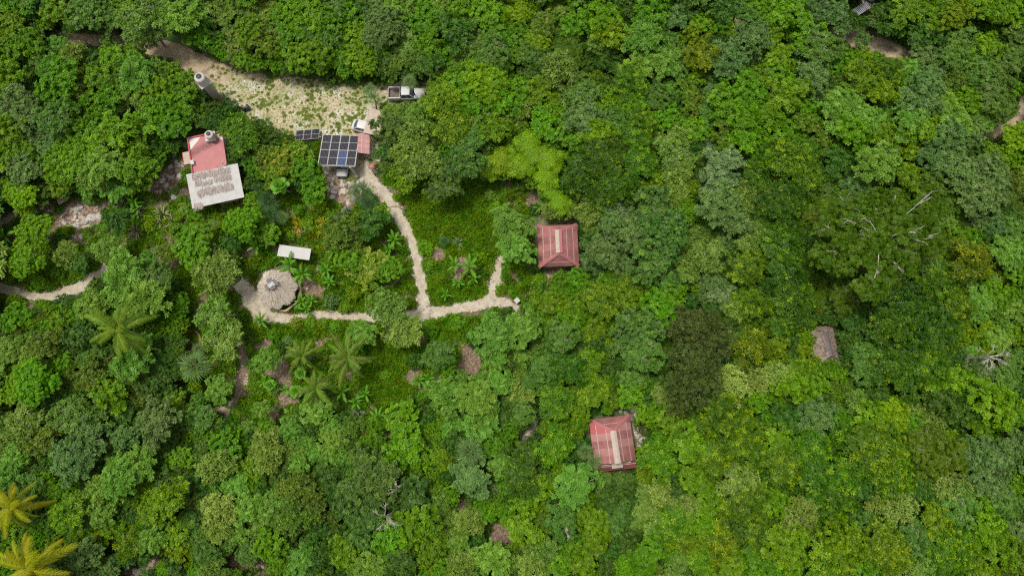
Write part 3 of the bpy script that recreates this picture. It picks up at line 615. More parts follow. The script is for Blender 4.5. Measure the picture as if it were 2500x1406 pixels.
for f_ in faces:
    cc = [Vector(p) for p in f_]; e0, e1 = cc[0], cc[1]; t1 = cc[2]; t0 = cc[3] if len(cc) == 4 else cc[2]
    nn_ = (e1 - e0).cross(t1 - e0).normalized(); nn_ = nn_ if nn_.z > 0 else -nn_
    for _ in range(900 if len(cc) == 4 else 420):
        u, v = rnd.random(), rnd.random(); v = 1 - math.sqrt(1 - v * .999) if len(cc) == 3 else v
        p0 = e0.lerp(e1, u); p1 = t0.lerp(t1, u); p = p0.lerp(p1, v); dn = (p0 - p1).normalized()
        dn = (dn + (e1 - e0).normalized() * rnd.gauss(0, .15)).normalized()
        ps.append(p + nn_ * rnd.uniform(.02, .12)); ds.append(dn); ns.append(nn_); Ls.append(rnd.uniform(.25, .5)); lv.append(rnd.random())
n = len(ps); strands('thatch', hF, np.array(ps), np.array(ds), np.array(ns), np.array(Ls), np.full(n, .06), M['straw_dark'], lv)
for sx in (-1, 1):
    k = .42; MB().slab([(0, ry + .15, rz + .13), (0, -ry - .05, rz + .13), (sx * x * k, -ry - .15, rz - (rz - ez) * k + .17), (sx * x * k, ry + .2, rz - (rz - ez) * k + .17)], .03).build('ridge_sheet', M['tarp_grey'], hF)
    MB().tube([(sx * x * .25, ry * .8, rz - .3), (sx * x * .27, 0, rz - .26), (sx * x * .25, -ry * .75, rz - .3)], .05, 6).build('pole', M['wood'], hF)

# ---- water tower beside the clearing
for _k in range(6): KEEP.append((497 + 7.5 * _k, 196 + 8 * _k, 13)); KEEPB.append((497 + 7.5 * _k, 196 + 8 * _k, 11))
b = U(528, 236, 0); tw = empty('water_tower', b, R(38)); tag(tw, 'tall concrete water tower shaft beside the clearing', 'tower')
MB().box(-.55, .55, -.55, .55, 0, 4.1).build('shaft', M['concrete'], tw)
for s in (-.28, 0, .3): MB().box(-.59, -.55, s - .05, s + .05, 0, 4.1).build('rib', M['concrete'], tw); MB().box(s - .05, s + .05, -.59, -.55, 0, 4.1).build('rib', M['concrete'], tw)
MB().box(-.85, .85, -.85, .85, 4.102, 4.26).build('top_slab', M['concrete'], tw)
ld = MB()
for s in (-.2, .2): ld.box(-.92, -.87, s - .025, s + .025, 0, 4.0)
ld.build('ladder', M['cream'], tw)
for k in range(9): MB().box(-.915, -.875, -.174, .174, .4 + k * .42, .44 + k * .42).build('rung', M['cream'], [c_ for c_ in tw.children if c_.name.startswith('ladder')][0])
water_tank('water_tank', (b.x, b.y, 4.262), .78, 1.55, 'large white water tank with black lid on the concrete tower')

# ---- solar carport
cz = {'t': 1.95, 'b': 2.95}
tl, tr, br, bl = U(788, 329.5, cz['t']), U(876, 332, cz['t']), U(867, 405.5, cz['b']), U(777, 403, cz['b'])
cc = (tl + tr + br + bl) / 4; ax = ((tr - tl) + (br - bl)).normalized(); ay = ((tl - bl) + (tr - br)).normalized(); az = ax.cross(ay).normalized(); ay = az.cross(ax)
Wd = ((tr - tl).length + (br - bl).length) / 2; Hd = ((tl - bl).length + (tr - br).length) / 2
KEEPC = [(795, 335), (862, 425)]; keep_poly(KEEPC)
cp = empty('solar_carport', (cc.x, cc.y, 0)); tag(cp, 'carport roofed with eight large dark solar panels in a white frame', 'carport')
Mx = Matrix(((ax.x, ay.x, az.x, 0), (ax.y, ay.y, az.y, 0), (ax.z, ay.z, az.z, cc.z), (0, 0, 0, 1)))
def pv_panel(parent, x0, x1, y0, y1, M4, mat, z=0.0):
    cx, cy = (x0 + x1) / 2, (y0 + y1) / 2; hw, hh = (x1 - x0) / 2, (y1 - y0) / 2
    p = MB().box(-hw + .03, hw - .03, -hh + .03, hh - .03, .0, .03).build('solar_panel', mat, parent); p.matrix_basis = M4 @ Matrix.Translation((cx, cy, z))
    f = MB()
    for q in ((-hw, hw, hh - .03, hh), (-hw, hw, -hh, -hh + .03), (-hw, -hw + .03, -hh + .03, hh - .03), (hw - .03, hw, -hh + .03, hh - .03)): f.box(*q, -.01, .045)
    f.build('frame', M['alu'], p); MB().box(-hw + .03, hw - .03, -.02, .02, .031, .037).build('divider', M['alu'], p)
    return p
pw, ph = Wd / 4, Hd / 2
for i in range(4):
    for j in range(2):
        q = pv_panel(cp, -Wd / 2 + i * pw + .025, -Wd / 2 + (i + 1) * pw - .025, -Hd / 2 + j * ph + .025, -Hd / 2 + (j + 1) * ph - .025, Mx, M['pv_blue'] if (i, j) == (2, 0) else M['pv'])
        if (i, j) == (2, 0): q['label'] = 'bluer solar panel in the lower row'
fr = MB()
for i in range(5): fr.box(-Wd / 2 + i * pw - .055, -Wd / 2 + i * pw + .055, -Hd / 2, Hd / 2, -.10, -.012)
o = fr.build('frame_rail', M['white'], cp); o.matrix_basis = Mx.copy()
fr = MB()
for yy in (-Hd / 2 + .02, 0, Hd / 2 - .05): fr.box(-Wd / 2, Wd / 2, yy - .06, yy + .06, -.24, -.102)
o = fr.build('cross_beam', M['white'], cp); o.matrix_basis = Mx.copy()
def post_at(local, parent, foot):
    top = Mx @ Vector(local); f = U(*foot, 0) - Vector((cc.x, cc.y, 0))
    MB().tube([(f.x, f.y, 0), (top.x, top.y, top.z)], .22, 4).build('post', M['white'], parent); MB().box(f.x - .25, f.x + .25, f.y - .25, f.y + .25, 0, .3).build('footing', M['concrete'], parent)
def drop(local, pull=0.0): p = (Mx @ Vector(local)) + Vector((cc.x, cc.y, 0)); return P(p.x + pull, p.y - pull, 0)
for sx in (-1, 1):
    post_at((sx * Wd * .36, -Hd / 2 + .03, -.24), cp, drop((sx * Wd * .36, -Hd / 2 + .03, 0), .35)); post_at((sx * Wd * .36, Hd / 2 - .05, -.24), cp, drop((sx * Wd * .36, Hd / 2 - .05, 0)))

# ---- free-standing array of three panels
tl, tr, br, bl = U(723, 320, .55), U(780.4, 315, .55), U(779.2, 338.6, 1.25), U(720.8, 343, 1.25)
cc2 = (tl + tr + br + bl) / 4; ax = ((tr - tl) + (br - bl)).normalized(); ay = ((tl - bl) + (tr - br)).normalized(); az = ax.cross(ay).normalized(); ay = az.cross(ax)
W2 = ((tr - tl).length + (br - bl).length) / 2; H2 = ((tl - bl).length + (tr - br).length) / 2
sa = empty('solar_array', (cc2.x, cc2.y, 0)); tag(sa, 'free-standing row of three solar panels on a low rack by the clearing', 'solar array')
Mx2 = Matrix(((ax.x, ay.x, az.x, 0), (ax.y, ay.y, az.y, 0), (ax.z, ay.z, az.z, cc2.z), (0, 0, 0, 1)))
for i in range(3): pv_panel(sa, -W2 / 2 + i * W2 / 3 + .02, -W2 / 2 + (i + 1) * W2 / 3 - .02, -H2 / 2, H2 / 2, Mx2, M['pv'])
for yy in (-H2 * .3, H2 * .3):
    o = MB().box(-W2 / 2 - .1, W2 / 2 + .2, yy - .04, yy + .04, -.1, -.02).build('rail', M['alu'], sa); o.matrix_basis = Mx2.copy()
for xx in (-W2 * .4, 0, W2 * .4):
    for yy in (-H2 * .3, H2 * .3): t_ = Mx2 @ Vector((xx, yy, -.1)); MB().box(t_.x - .04, t_.x + .04, t_.y - .04, t_.y + .04, 0, t_.z + .03).build('leg', M['alu'], sa)
keep_poly([(724, 320), (778, 340)])

# ---- lean-to roofs right of the carport
def leanto(name, px, z0, z1, mat, label, n, dirx):
    """px: TL TR BR BL; sheets laid side by side"""
    p = [U(px[0][0], px[0][1], z1), U(px[1][0], px[1][1], z0), U(px[2][0], px[2][1], z0), U(px[3][0], px[3][1], z1)]
    ce = sum(p, Vector((0, 0, 0))) / 4; o = empty(name, (ce.x, ce.y, 0)); tag(o, label, 'roof'); b0 = Vector((ce.x, ce.y, 0))
    for i in range(n):
        a, b_ = i / n, (i + 1) / n - .012
        MB().slab([p[0].lerp(p[3], a) - b0, p[1].lerp(p[2], a) - b0, p[1].lerp(p[2], b_) - b0, p[0].lerp(p[3], b_) - b0], .03).build('roof_sheet', mat, o)
    for q in p:
        v = q - b0; v = v * .9; MB().box(v.x - .05, v.x + .05, v.y - .05, v.y + .05, 0, q.z - .06).build('post', M['wood'], o)
    dv = (p[1] - p[0]).normalized()
    for t in (.35, .72):
        a, b_ = p[0].lerp(p[1], t) - b0, p[3].lerp(p[2], t) - b0; MB().slab([a + Vector((-.035, 0, .02)), a + Vector((.035, 0, .02)), b_ + Vector((.035, 0, .02)), b_ + Vector((-.035, 0, .02))], .015).build('lap_strip', M['lap'], o)
    keep_poly(px[:3:2], False)
    return o
leanto('lean_to_roof', [(874, 325), (902, 327), (902, 377), (872, 373)], 2.2, 2.35, M['pink_roof'], 'pink-red corrugated lean-to roof on the right of the solar carport', 4, 0)
leanto('lean_to_roof', [(905, 262), (938, 275), (925, 332), (886, 325)], 2.5, 2.55, M['tan_sheet'], 'tan sheet lean-to roof covering the rear of the white car', 3, 0)
# ------------------------------------------------------------------ vehicles
def wheel(parent, x, y, r, w):
    s = 1 if y > 0 else -1; n = 20; mb = MB()
    prof = [(r * .62, 0), (r * .95, 0), (r, w * .2), (r, w * .8), (r * .95, w), (r * .62, w)]
    mb.grid([[(x + q * math.cos(k * 2 * math.pi / n), y - s * (w / 2 - d), r + q * math.sin(k * 2 * math.pi / n)) for k in range(n)] for q, d in prof], True)
    o = mb.build('wheel', M['tyre'], parent)
    rm = MB(); rm.grid([[(x + q * math.cos(k * 2 * math.pi / n), y + s * (w / 2 - d), r + q * math.sin(k * 2 * math.pi / n)) for k in range(n)] for q, d in ((r * .64, .05), (r * .6, .02), (r * .2, .035), (.01, .03))], True)
    rm.build('rim', M['alu'], o)
def body_loft(st, name, mat, parent, smooth=True):
    """st: (x, half width, z bottom, z shoulder, z top)"""
    rows = []
    for x, w, zb, zs, zt in st:
        h = [(w * .92, zb), (w, zb + (zs - zb) * .35), (w, zs - .08), (w * .975, zs), (w * .88, zs + (zt - zs) * .75), (w * .5, zt + .012), (0, zt + .02)]
        rows.append([(x, -a, b) for a, b in h] + [(x, a, b) for a, b in h[-2::-1]])
    mb = MB(); mb.grid(rows); mb.poly(rows[0][::-1]); mb.poly(rows[-1]); return mb.build(name, mat, parent, smooth)
def cabin(parent, x0, x1, xt0, xt1, w, wt, zb, zt, mat, sides=2):
    """x0/xt0 rear base/top, x1/xt1 front base/top"""
    B = [(x0, -w), (x1, -w * .97), (x1 + .10, 0), (x1, w * .97), (x0, w), (x0 - .06, 0)]; T = [(xt0, -wt), (xt1, -wt * .96), (xt1 + .08, 0), (xt1, wt * .96), (xt0, wt), (xt0 - .04, 0)]
    mb = MB(); mb.grid([[(a, b, zb) for a, b in B], [(a, b, zt) for a, b in T]], True); mb.poly([(a * .99, b, zt) for a, b in T]); cb = mb.build('cabin', mat, parent)
    rf = MB(); rf.slab([(xt0 + .05, -wt * .9, zt + .03), (xt1 - .05, -wt * .86, zt + .03), (xt1 + .04, 0, zt + .05), (xt1 - .05, wt * .86, zt + .03), (xt0 + .05, wt * .9, zt + .03), (xt0, 0, zt + .05)], .04); rf.build('roof', mat, parent)
    def quad(name, a, b, c_, d, inset=.08):
        a, b, c_, d = map(Vector, (a, b, c_, d)); ce = (a + b + c_ + d) / 4; n = (b - a).cross(d - a).normalized()
        if n.dot(ce - Vector(((x0 + x1) / 2, 0, zb))) < 0: n = -n
        pts = [p + (ce - p) * inset + n * .012 for p in (a, b, c_, d)]; MB().slab(pts, .008).build(name, M['glass'], parent)
    for s in (-1, 1):
        quad('windshield', (x1, 0, zb), (x1 + .1, 0, zb), (xt1 + .08, 0, zt), (xt1, 0, zt)) if False else None
        sx0, sx1 = x0, x1
        for k in range(sides):
            f0, f1 = k / sides, (k + 1) / sides
            lo0, lo1 = x0 + (x1 - x0) * f0, x0 + (x1 - x0) * f1; hi0, hi1 = xt0 + (xt1 - xt0) * f0, xt0 + (xt1 - xt0) * f1
            quad('side_window', (lo0, s * w * .985, zb), (lo1, s * w * .985, zb), (hi1, s * wt * .985, zt), (hi0, s * wt * .985, zt), .12)
    for nm, xb, xt, sg in (('windshield', x1, xt1, 1), ('rear_window', x0, xt0, -1)):
        pb = [(xb, -w * .9, zb), (xb + sg * .09, 0, zb), (xb, w * .9, zb)]; pt = [(xt, wt * .88, zt), (xt + sg * .07, 0, zt), (xt, -wt * .88, zt)]
        mb = MB(); e = Vector((sg * .03, 0, .012))
        pl = [Vector(p) for p in pb + pt]; ce = sum(pl, Vector((0, 0, 0))) / 6; pl = [p + (ce - p) * .07 + e for p in pl]
        mb.poly([pl[0], pl[1], pl[4], pl[5]]); mb.poly([pl[1], pl[2], pl[3], pl[4]]); mb.build(nm, M['glass'], parent)
def lights(parent, xf, xr, y, z):
    for s in (-1, 1):
        MB().box(xf - .18, xf + .02, s * y - .17, s * y + .17, z, z + .13).build('headlight', M['lamp'], parent)
        MB().box(xr - .02, xr + .08, s * y - .1, s * y + .12, z + .05, z + .28).build('tail_light', M['red_edge'], parent)
def mirrors(parent, x, y, z, mat):
    for s in (-1, 1): MB().box(x - .06, x + .06, s * y - .11, s * y + .11, z, z + .13).build('mirror', mat, parent)

def suv(loc, rz, label):
    o = empty('car', loc, rz); tag(o, label, 'car'); m = M['car_white']
    body_loft([(-2.12, .72, .35, .75, .95), (-2.05, .84, .28, .85, 1.0), (-1.3, .9, .25, .95, 1.02), (.3, .91, .25, .95, 1.02), (.95, .9, .25, .88, 1.02), (1.5, .87, .27, .82, .97), (1.95, .78, .3, .74, .88), (2.15, .62, .36, .62, .72)], 'body', m, o)
    cabin(o, -1.95, 1.02, -1.6, .28, .8, .64, 1.0, 1.58, m, 3)
    for x in (-1.3, 1.35):
        for y in (-.82, .82): wheel(o, x, y, .34, .22)
    lights(o, 2.05, -2.12, .56, .62); mirrors(o, .75, .98, 1.0, M['black_plastic'])
    MB().box(2.10, 2.2, -.5, .5, .34, .58).build('grille', M['black_plastic'], o); MB().box(2.1, 2.24, -.74, .74, .28, .36).build('bumper', M['black_plastic'], o)
    for s in (-1, 1): MB().slab([(1.98, s * .66, .90), (1.98, s * .62, .905), (1.0, s * .74, 1.035), (1.0, s * .78, 1.03)], .02).build('hood_seam', M['black_plastic'], o)
    MB().box(1.0, 1.16, -.7, .7, 1.0, 1.055).build('cowl', M['black_plastic'], o)
    MB().box(2.2, 2.215, -.26, .26, .40, .52).build('licence_plate', M['white'], o)
p = U(835, 431, .6); suv((p.x - .02, p.y + 2.12, 0), R(-91), 'silver white car parked under the solar carport with its bonnet showing')

def hatch(loc, rz, label):
    o = empty('car', loc, rz); tag(o, label, 'car'); m = M['car_white']
    body_loft([(-2.02, .66, .38, .8, .95), (-1.95, .8, .3, .9, 1.02), (-1.3, .87, .25, .95, 1.04), (.3, .88, .25, .92, 1.0), (1.0, .86, .25, .84, .96), (1.6, .82, .28, .78, .9), (1.95, .68, .32, .66, .74)], 'body', m, o)
    cabin(o, -1.62, 1.0, -1.12, .25, .79, .64, 1.02, 1.50, m, 2)
    for x in (-1.25, 1.28):
        for y in (-.8, .8): wheel(o, x, y, .31, .2)
    lights(o, 1.9, -2.02, .55, .62); mirrors(o, .75, .94, .98, m)
    MB().box(-2.1, -1.98, -.74, .74, .38, .55).build('bumper', m, o); MB().box(-2.12, -2.1, -.26, .26, .6, .72).build('licence_plate', M['white'], o)
    MB().tube([(-1.68, -.1, 1.1), (-1.4, .35, 1.36)], .012, 4).build('wiper', M['black_plastic'], o)
hd = R(-15); p = U(861, 302.5, .9); hatch((p.x + 2.0 * math.cos(hd), p.y + 2.0 * math.sin(hd), 0), hd, 'white hatchback with its rear window to the clearing, half under the tan roof')

def pickup(loc, rz, label):
    o = empty('pickup_truck', loc, rz); tag(o, label, 'pickup'); m = M['truck_white']
    body_loft([(-.95, .86, .35, .95, 1.02), (.9, .87, .35, .95, 1.05), (1.1, .86, .35, .92, 1.08), (1.9, .84, .36, .9, 1.02), (2.4, .76, .4, .8, .92), (2.55, .6, .42, .66, .74)], 'body', m, o)
    cabin(o, -.85, 1.05, -.7, .45, .8, .66, 1.04, 1.72, m, 2)
    MB().box(-2.6, -.99, -.82, .82, .62, .70).build('bed_floor', M['rust_bed'], o)
    for s in (-1, 1):
        mb = MB(); mb.box(-2.62, -.98, s * .855 - .05, s * .855 + .05, .5, 1.22)
        mb.box(-2.64, -.96, s * .855 - .075, s * .855 + .075, 1.222, 1.27); mb.build('bed_side', m, o)
        MB().box(-2.05, -1.35, s * .66 - .13, s * .66 + .13, .702, .95).build('wheel_arch', M['rust_bed'], o)
    MB().box(-2.7, -2.63, -.80, .80, .52, 1.24).build('tailgate', m, o); MB().box(-.985, -.955, -.8, .8, .6, 1.3).build('bed_front', m, o)
    MB().box(-2.86, -2.72, -.78, .78, .42, .56).build('bumper', M['black_plastic'], o)
    for x in (-1.7, 1.65):
        for y in (-.78, .78): wheel(o, x, y, .36, .24)
    lights(o, 2.5, -2.7, .6, .66); mirrors(o, .95, .98, 1.05, M['black_plastic'])
    k = obj('scrap_wood', None) if False else None
    return o
p = U(947, 226.5, 1.2); pt = pickup((p.x + 2.7, p.y, 0), R(0.5), 'white pickup truck with rusty empty bed under the fan palm')
keep_poly([(948, 212), (1010, 240)])

# ------------------------------------------------------------------ smaller things
# dark tarp heap at the clearing's edge
b = U(598, 266, 0); o = empty('tarp_heap', b, R(-8)); tag(o, 'low heap under a dark tarp with pale sand on top, at the clearing edge', 'heap')
ol = [(-.95, .12), (-.35, .42), (.25, .5), (.62, .46), (.95, -.08), (.72, -.36), (.1, -.5), (-.55, -.36)]
mb = MB(); rows = []
for f_, z_ in ((1.0, .0), (.98, .35), (.9, .62), (.72, .82), (.3, .9)): rows.append([(a * f_ + .03 * math.sin(k * 5 + z_ * 9), c_ * f_ + .05 * z_, z_ + .03 * math.sin(k * 3)) for k, (a, c_) in enumerate(ol)])
mb.grid(rows, True); mb.poly(rows[-1]); mb.build('tarp', M['tarp_dark'], o)
MB().slab([(-.62, .16, .86), (-.2, .36, .92), (.38, .38, .93), (.46, .0, .93), (.05, -.14, .92), (-.45, -.1, .88)], .08).build('sand', M['sand_top'], o)
wheel(o, .1, -.62, .17, .09)
KEEP.append((598, 264, 16)); KEEPB.append((598, 264, 14))
# white pillar at the path end
b = U(1262, 737, 0); o = empty('pillar', b, R(40)); tag(o, 'square white pillar at the right end of the long path', 'pillar')
MB().box(-.26, .26, -.26, .26, 0, .95).build('shaft', M['white'], o); MB().box(-.33, .33, -.33, .33, .952, 1.05).build('cap', M['white'], o)
# white boxes by the round hut
for a, b_, s, ro, lab in ((727.5, 691, .2, .1, 'small white box on the ground right of the round hut'), (766, 629, .2, .6, 'small white lump at the lower right corner of the white slab roof')):
    q = U(a, b_, 0); o = empty('bin', q, ro); tag(o, lab, 'bin'); MB().box(-s, s, -s, s, .0, .42).build('body', M['white'], o); MB().box(-s - .03, s + .03, -s - .03, s + .03, .422, .47).build('lid', M['white'], o); MB().box(-.06, .06, -.06, .06, .471, .5).build('knob', M['black_plastic'], o)
# red slab with round lid by the path top
b = U(912, 406, 0); o = empty('cistern_cover', b, R(10)); tag(o, 'reddish slab with a round lid at the top of the path', 'cover')
MB().slab([(-.75, -.25, .16), (-.2, -.5, .16), (.9, .0, .16), (.2, .4, .16), (-.55, .35, .16)], .15).build('slab', M['red_edge'], o); MB().lathe([(.34, .162), (.34, .24), (.28, .28), (.05, .29)], 20, (-.25, -.02)).build('lid', M['pink_roof'], o)
# yard clutter beside the pink lean-to
b = U(886, 386, 0); o = empty('crate', b, .5); tag(o, 'small dark crate below the pink-red lean-to roof', 'crate')
for k in range(4): MB().box(-.3, .3, -.2 + k * .11, -.12 + k * .11, .28, .31).build('slat', M['cream'], o)
MB().box(-.3, .3, -.22, .22, 0, .27).build('box', M['black_plastic'], o)
# hose lying over the path
o = MB().tube([(U(a, b_, .05)) for a, b_ in smooth_px([(947, 508, 0), (958, 505, 0), (970, 505, 0), (982, 512, 0)], 3) and [(q[0], q[1]) for q in smooth_px([(947, 508, 0), (958, 505, 0), (970, 505, 0), (983, 513, 0)], 3)]], .035, 6).build('hose', M['black_plastic']); tag(o, 'black hose arched across the footpath below the carport', 'hose')
# tan board left
c_, ang_, w_, h_ = fitrect([(136, 488), (160, 474), (158, 489), (147, 497)], .9)
o = empty('table', (c_.x, c_.y, 0), ang_); tag(o, 'small tan board table at the top of the dry gully', 'table'); MB().box(-.7, .7, -.45, .45, .75, .8).build('top', M['tan_sheet'], o)
for sx in (-1, 1):
    for sy in (-1, 1): MB().box(sx * .6 - .03, sx * .6 + .03, sy * .36 - .03, sy * .36 + .03, 0, .748).build('leg', M['wood'], o)
KEEP.append((148, 487, 10))
# round terracotta planter
b = U(467, 833, 0); o = MB().lathe([(1.5, 0), (1.52, .5), (1.42, .55), (1.3, .5), (1.3, .3)], 40).build('round_planter', M['terracotta'], loc=b); tag(o, 'round terracotta-rimmed planter half hidden left of the pale tree', 'planter')
# grey slatted roof and black tank near the top right
c_, ang_, w_, h_ = fitrect([(2090, 24), (2108, 10), (2118, 20), (2094, 34)], 2.6)
c_ = U(2104, 22, 2.6); o = empty('slatted_roof', (c_.x, c_.y, 0), R(32)); tag(o, 'grey slatted roof by the upper right track', 'roof')
for k in range(12): MB().box(-1.5 + k * .26, -1.5 + k * .26 + .17, -.62, .62, 2.6, 2.64).build('slat', M['grey_metal'], o)
for yy in (-.5, .5): MB().box(-1.5, 1.6, yy - .04, yy + .04, 2.5, 2.598).build('rail', M['wood'], o)
for xx in (-1.4, 1.5):
    for yy in (-.5, .5): MB().box(xx - .05, xx + .05, yy - .05, yy + .05, 0, 2.498).build('post', M['wood'], o)
c_ = U(2121, 5, 2.2); b_ = empty('tank_plinth', (c_.x, c_.y, 0), R(20)); tag(b_, 'concrete plinth under the black tank near the top right edge', 'plinth'); MB().box(-.75, .75, -.75, .75, 0, 2.0).build('block', M['concrete'], b_); MB().box(-.8, .8, -.8, .8, 2.002, 2.1).build('slab', M['concrete'], b_)
water_tank('water_tank', (c_.x, c_.y, 2.102), .6, 1.2, 'black water tank beside the grey slatted roof', M['black_plastic'])
for k in (0, 8): KEEP.append((2100 + k, 22 - k, 9))
KEEP.append((2119, 4, 9))
# corrugated sheets under the tree right of the red roof
c_ = U(583, 392, 1.9); o = empty('sheet_roof', (c_.x, c_.y, 0), R(12)); tag(o, 'grey corrugated sheet roof glimpsed under the tree right of the red flat roof', 'roof')
for k in range(4): MB().slab([(-.9 + k * .46, -.9, 1.9), (-.45 + k * .46, -.9, 1.9), (-.45 + k * .46, .9, 2.0), (-.9 + k * .46, .9, 2.0)], .02).build('roof_sheet', M['grey_metal'], o)
for xx in (-.8, .8):
    for yy in (-.8, .8): MB().box(xx - .05, xx + .05, yy - .05, yy + .05, 0, 1.86).build('post', M['wood'], o)
# boulder labels, largest first within each place
from collections import defaultdict
ORD = ['', 'second ', 'third ', 'fourth ', 'fifth ', 'sixth ', 'seventh ', 'eighth ', 'ninth ', 'tenth ', 'eleventh ', 'twelfth ', 'thirteenth ', 'fourteenth ', 'fifteenth ', 'sixteenth ', 'seventeenth ', 'eighteenth ', 'nineteenth ', 'twentieth ']
def ordn(i): return ORD[i] if i < len(ORD) else '%dth ' % (i + 1)
gb = defaultdict(list)
for b_ in BOULD: gb[b_[3]].append(b_)
for wh, ls in gb.items():
    for i, b_ in enumerate(sorted(ls, key=lambda q: -q[5])): tag(b_[0], 'pale limestone rock, %slargest %s' % (ordn(i), wh), 'rock', b_[4])
# ------------------------------------------------------------------ plants: leaf materials and crown generators
LC = {  # low, mid, high leaf colours
 'br': ((.075,.185,.014), (.135,.300,.026), (.235,.430,.050)), 'md': ((.060,.140,.024), (.105,.215,.042), (.180,.310,.07)),
 'dk': ((.030,.085,.013), (.058,.140,.022), (.115,.215,.040)), 'ye': ((.078,.172,.010), (.145,.280,.016), (.265,.410,.03)),
 'fe': ((.115,.260,.040), (.195,.380,.072), (.280,.480,.11)), 'sg': ((.080,.160,.048), (.140,.245,.075), (.220,.330,.115)),
 'ol': ((.112,.205,.036), (.198,.320,.064), (.305,.430,.11)), 'wh': ((.040,.115,.009), (.082,.190,.014), (.260,.390,.035)),
 'ac': ((.052,.110,.010), (.092,.165,.016), (.140,.220,.028)), 'bn': ((.040,.066,.016), (.070,.102,.026), (.115,.140,.042)),
 'vi': ((.070,.160,.018), (.135,.240,.030), (.270,.320,.085)), 'li': ((.110,.260,.010), (.200,.390,.018), (.300,.490,.04)),
 'bb': ((.130,.270,.018), (.220,.400,.032), (.330,.500,.07))}
_b = LC['br']
def blend(v, f=.12): return tuple(tuple(v[i][j] * (1 - f) + _b[i][j] * f for j in range(3)) for i in range(3))
for k, v in LC.items(): M['leaf_' + k] = leaf_mat('leaf_' + k, *blend(v))
M['cover'] = leaf_mat('cover', (.065,.165,.014), (.125,.270,.024), (.240,.400,.05), val=.3, hue=.03)
M['under'] = leaf_mat('under', (.030,.085,.012), (.062,.150,.020), (.13,.24,.04), val=.3, hue=.03)
M['grass'] = leaf_mat('grass', (.17,.25,.05), (.26,.34,.08), (.38,.42,.16), val=.25)
M['dry_leaf'] = leaf_mat('dry_leaf', (.16,.10,.06), (.28,.20,.13), (.42,.34,.25), tr=.05)

def leaves(pos, nrm, size, k, r, tilt=(50, 85), ratio=.42, lv_s=None, droop=.15, lvj=.18):
    """rosettes of k leaves at every spray; returns verts, faces, lv"""
    m = len(pos); nrm = nrm / np.linalg.norm(nrm, axis=1)[:, None]
    ref = np.where(np.abs(nrm[:, 2:3]) < .9, [[0, 0, 1.0]], [[1.0, 0, 0]]); t = np.cross(nrm, ref); t /= np.linalg.norm(t, axis=1)[:, None]; b = np.cross(nrm, t)
    rep = lambda a: np.repeat(a, k, axis=0)
    ph = (np.tile(np.arange(k), m) * 2 * np.pi / k + np.repeat(r.uniform(0, 6.28, m), k) + r.normal(0, .35, m * k))
    al = np.radians(r.uniform(tilt[0], tilt[1], m * k)); nn, tt, bb, pp = rep(nrm), rep(t), rep(b), rep(pos)
    d = nn * np.cos(al)[:, None] + (tt * np.cos(ph)[:, None] + bb * np.sin(ph)[:, None]) * np.sin(al)[:, None]
    L = (np.repeat(size, k) * r.uniform(.75, 1.25, m * k))[:, None]; s = np.cross(d, nn); s /= np.linalg.norm(s, axis=1)[:, None] + 1e-9
    base = pp + d * L * .12; mid = base + d * L * .5 + nn * L * .04; tip = base + d * L + np.array([0, 0, -1.0]) * L * droop
    W = L * ratio * .5
    V = np.stack([base, mid - s * W, tip, mid + s * W], 1).reshape(-1, 3); F = np.arange(m * k * 4).reshape(-1, 4)
    lv = np.clip(np.repeat(lv_s, k) + r.normal(0, lvj, m * k), 0, 1)
    return V, F, lv
SPEC = {  # lobe radius (share of crown), lobe flatness, leaf length, leaves per rosette, width ratio, coverage, leaf tilt, droop, branchlet spacing, rosettes per branchlet
 'br': dict(lobe=.33, flat=.70, L=0.3, k=6, ratio=.52, cov=1.0, tilt=(45, 88), droop=.2, gap=0.58, per=4),
 'md': dict(lobe=.31, flat=.65, L=0.29, k=6, ratio=.52, cov=1.0, tilt=(45, 88), droop=.2, gap=0.56, per=4),
 'dk': dict(lobe=.34, flat=.65, L=0.3, k=6, ratio=.52, cov=1.0, tilt=(45, 88), droop=.2, gap=0.58, per=4),
 'ye': dict(lobe=.33, flat=.65, L=0.31, k=6, ratio=.50, cov=1.0, tilt=(45, 88), droop=.2, gap=0.58, per=4),
 'fe': dict(lobe=.24, flat=.70, L=0.29, k=8, ratio=.36, cov=1.05, tilt=(40, 90), droop=.15, gap=0.6, per=6),
 'sg': dict(lobe=.27, flat=.65, L=0.3, k=7, ratio=.45, cov=1.0, tilt=(40, 85), droop=.15, gap=0.56, per=5),
 'ol': dict(lobe=.27, flat=.80, L=0.44, k=6, ratio=.34, cov=1.0, tilt=(25, 80), droop=.3, gap=0.62, per=3),
 'wh': dict(lobe=.40, flat=.60, L=.36, k=9, ratio=.32, cov=1.15, tilt=(55, 88), droop=.1, gap=.40, per=1, star=.20),
 'ac': dict(lobe=.24, flat=.30, L=.22, k=8, ratio=.40, cov=1.15, tilt=(60, 95), droop=.1, gap=.46, per=4),
 'bn': dict(lobe=.30, flat=.65, L=0.3, k=6, ratio=.36, cov=0.95, tilt=(30, 90), droop=.1, gap=0.55, per=4),
 'vi': dict(lobe=.36, flat=.50, L=0.3, k=6, ratio=.52, cov=1.05, tilt=(30, 90), droop=.2, gap=0.55, per=4),
 'li': dict(lobe=.40, flat=.65, L=.21, k=6, ratio=.45, cov=1.3, tilt=(45, 88), droop=.15, gap=.38, per=5),
 'bb': dict(lobe=.48, flat=.60, L=.42, k=7, ratio=.15, cov=1.3, tilt=(60, 110), droop=.5, gap=.40, per=4)}
CLS = {'S': (1.5, 4.4, 1.4), 'M': (2.6, 5.8, 1.9), 'L': (3.9, 7.2, 2.5), 'X': (8.6, 10.0, 3.2)}     # crown radius, height, crown depth
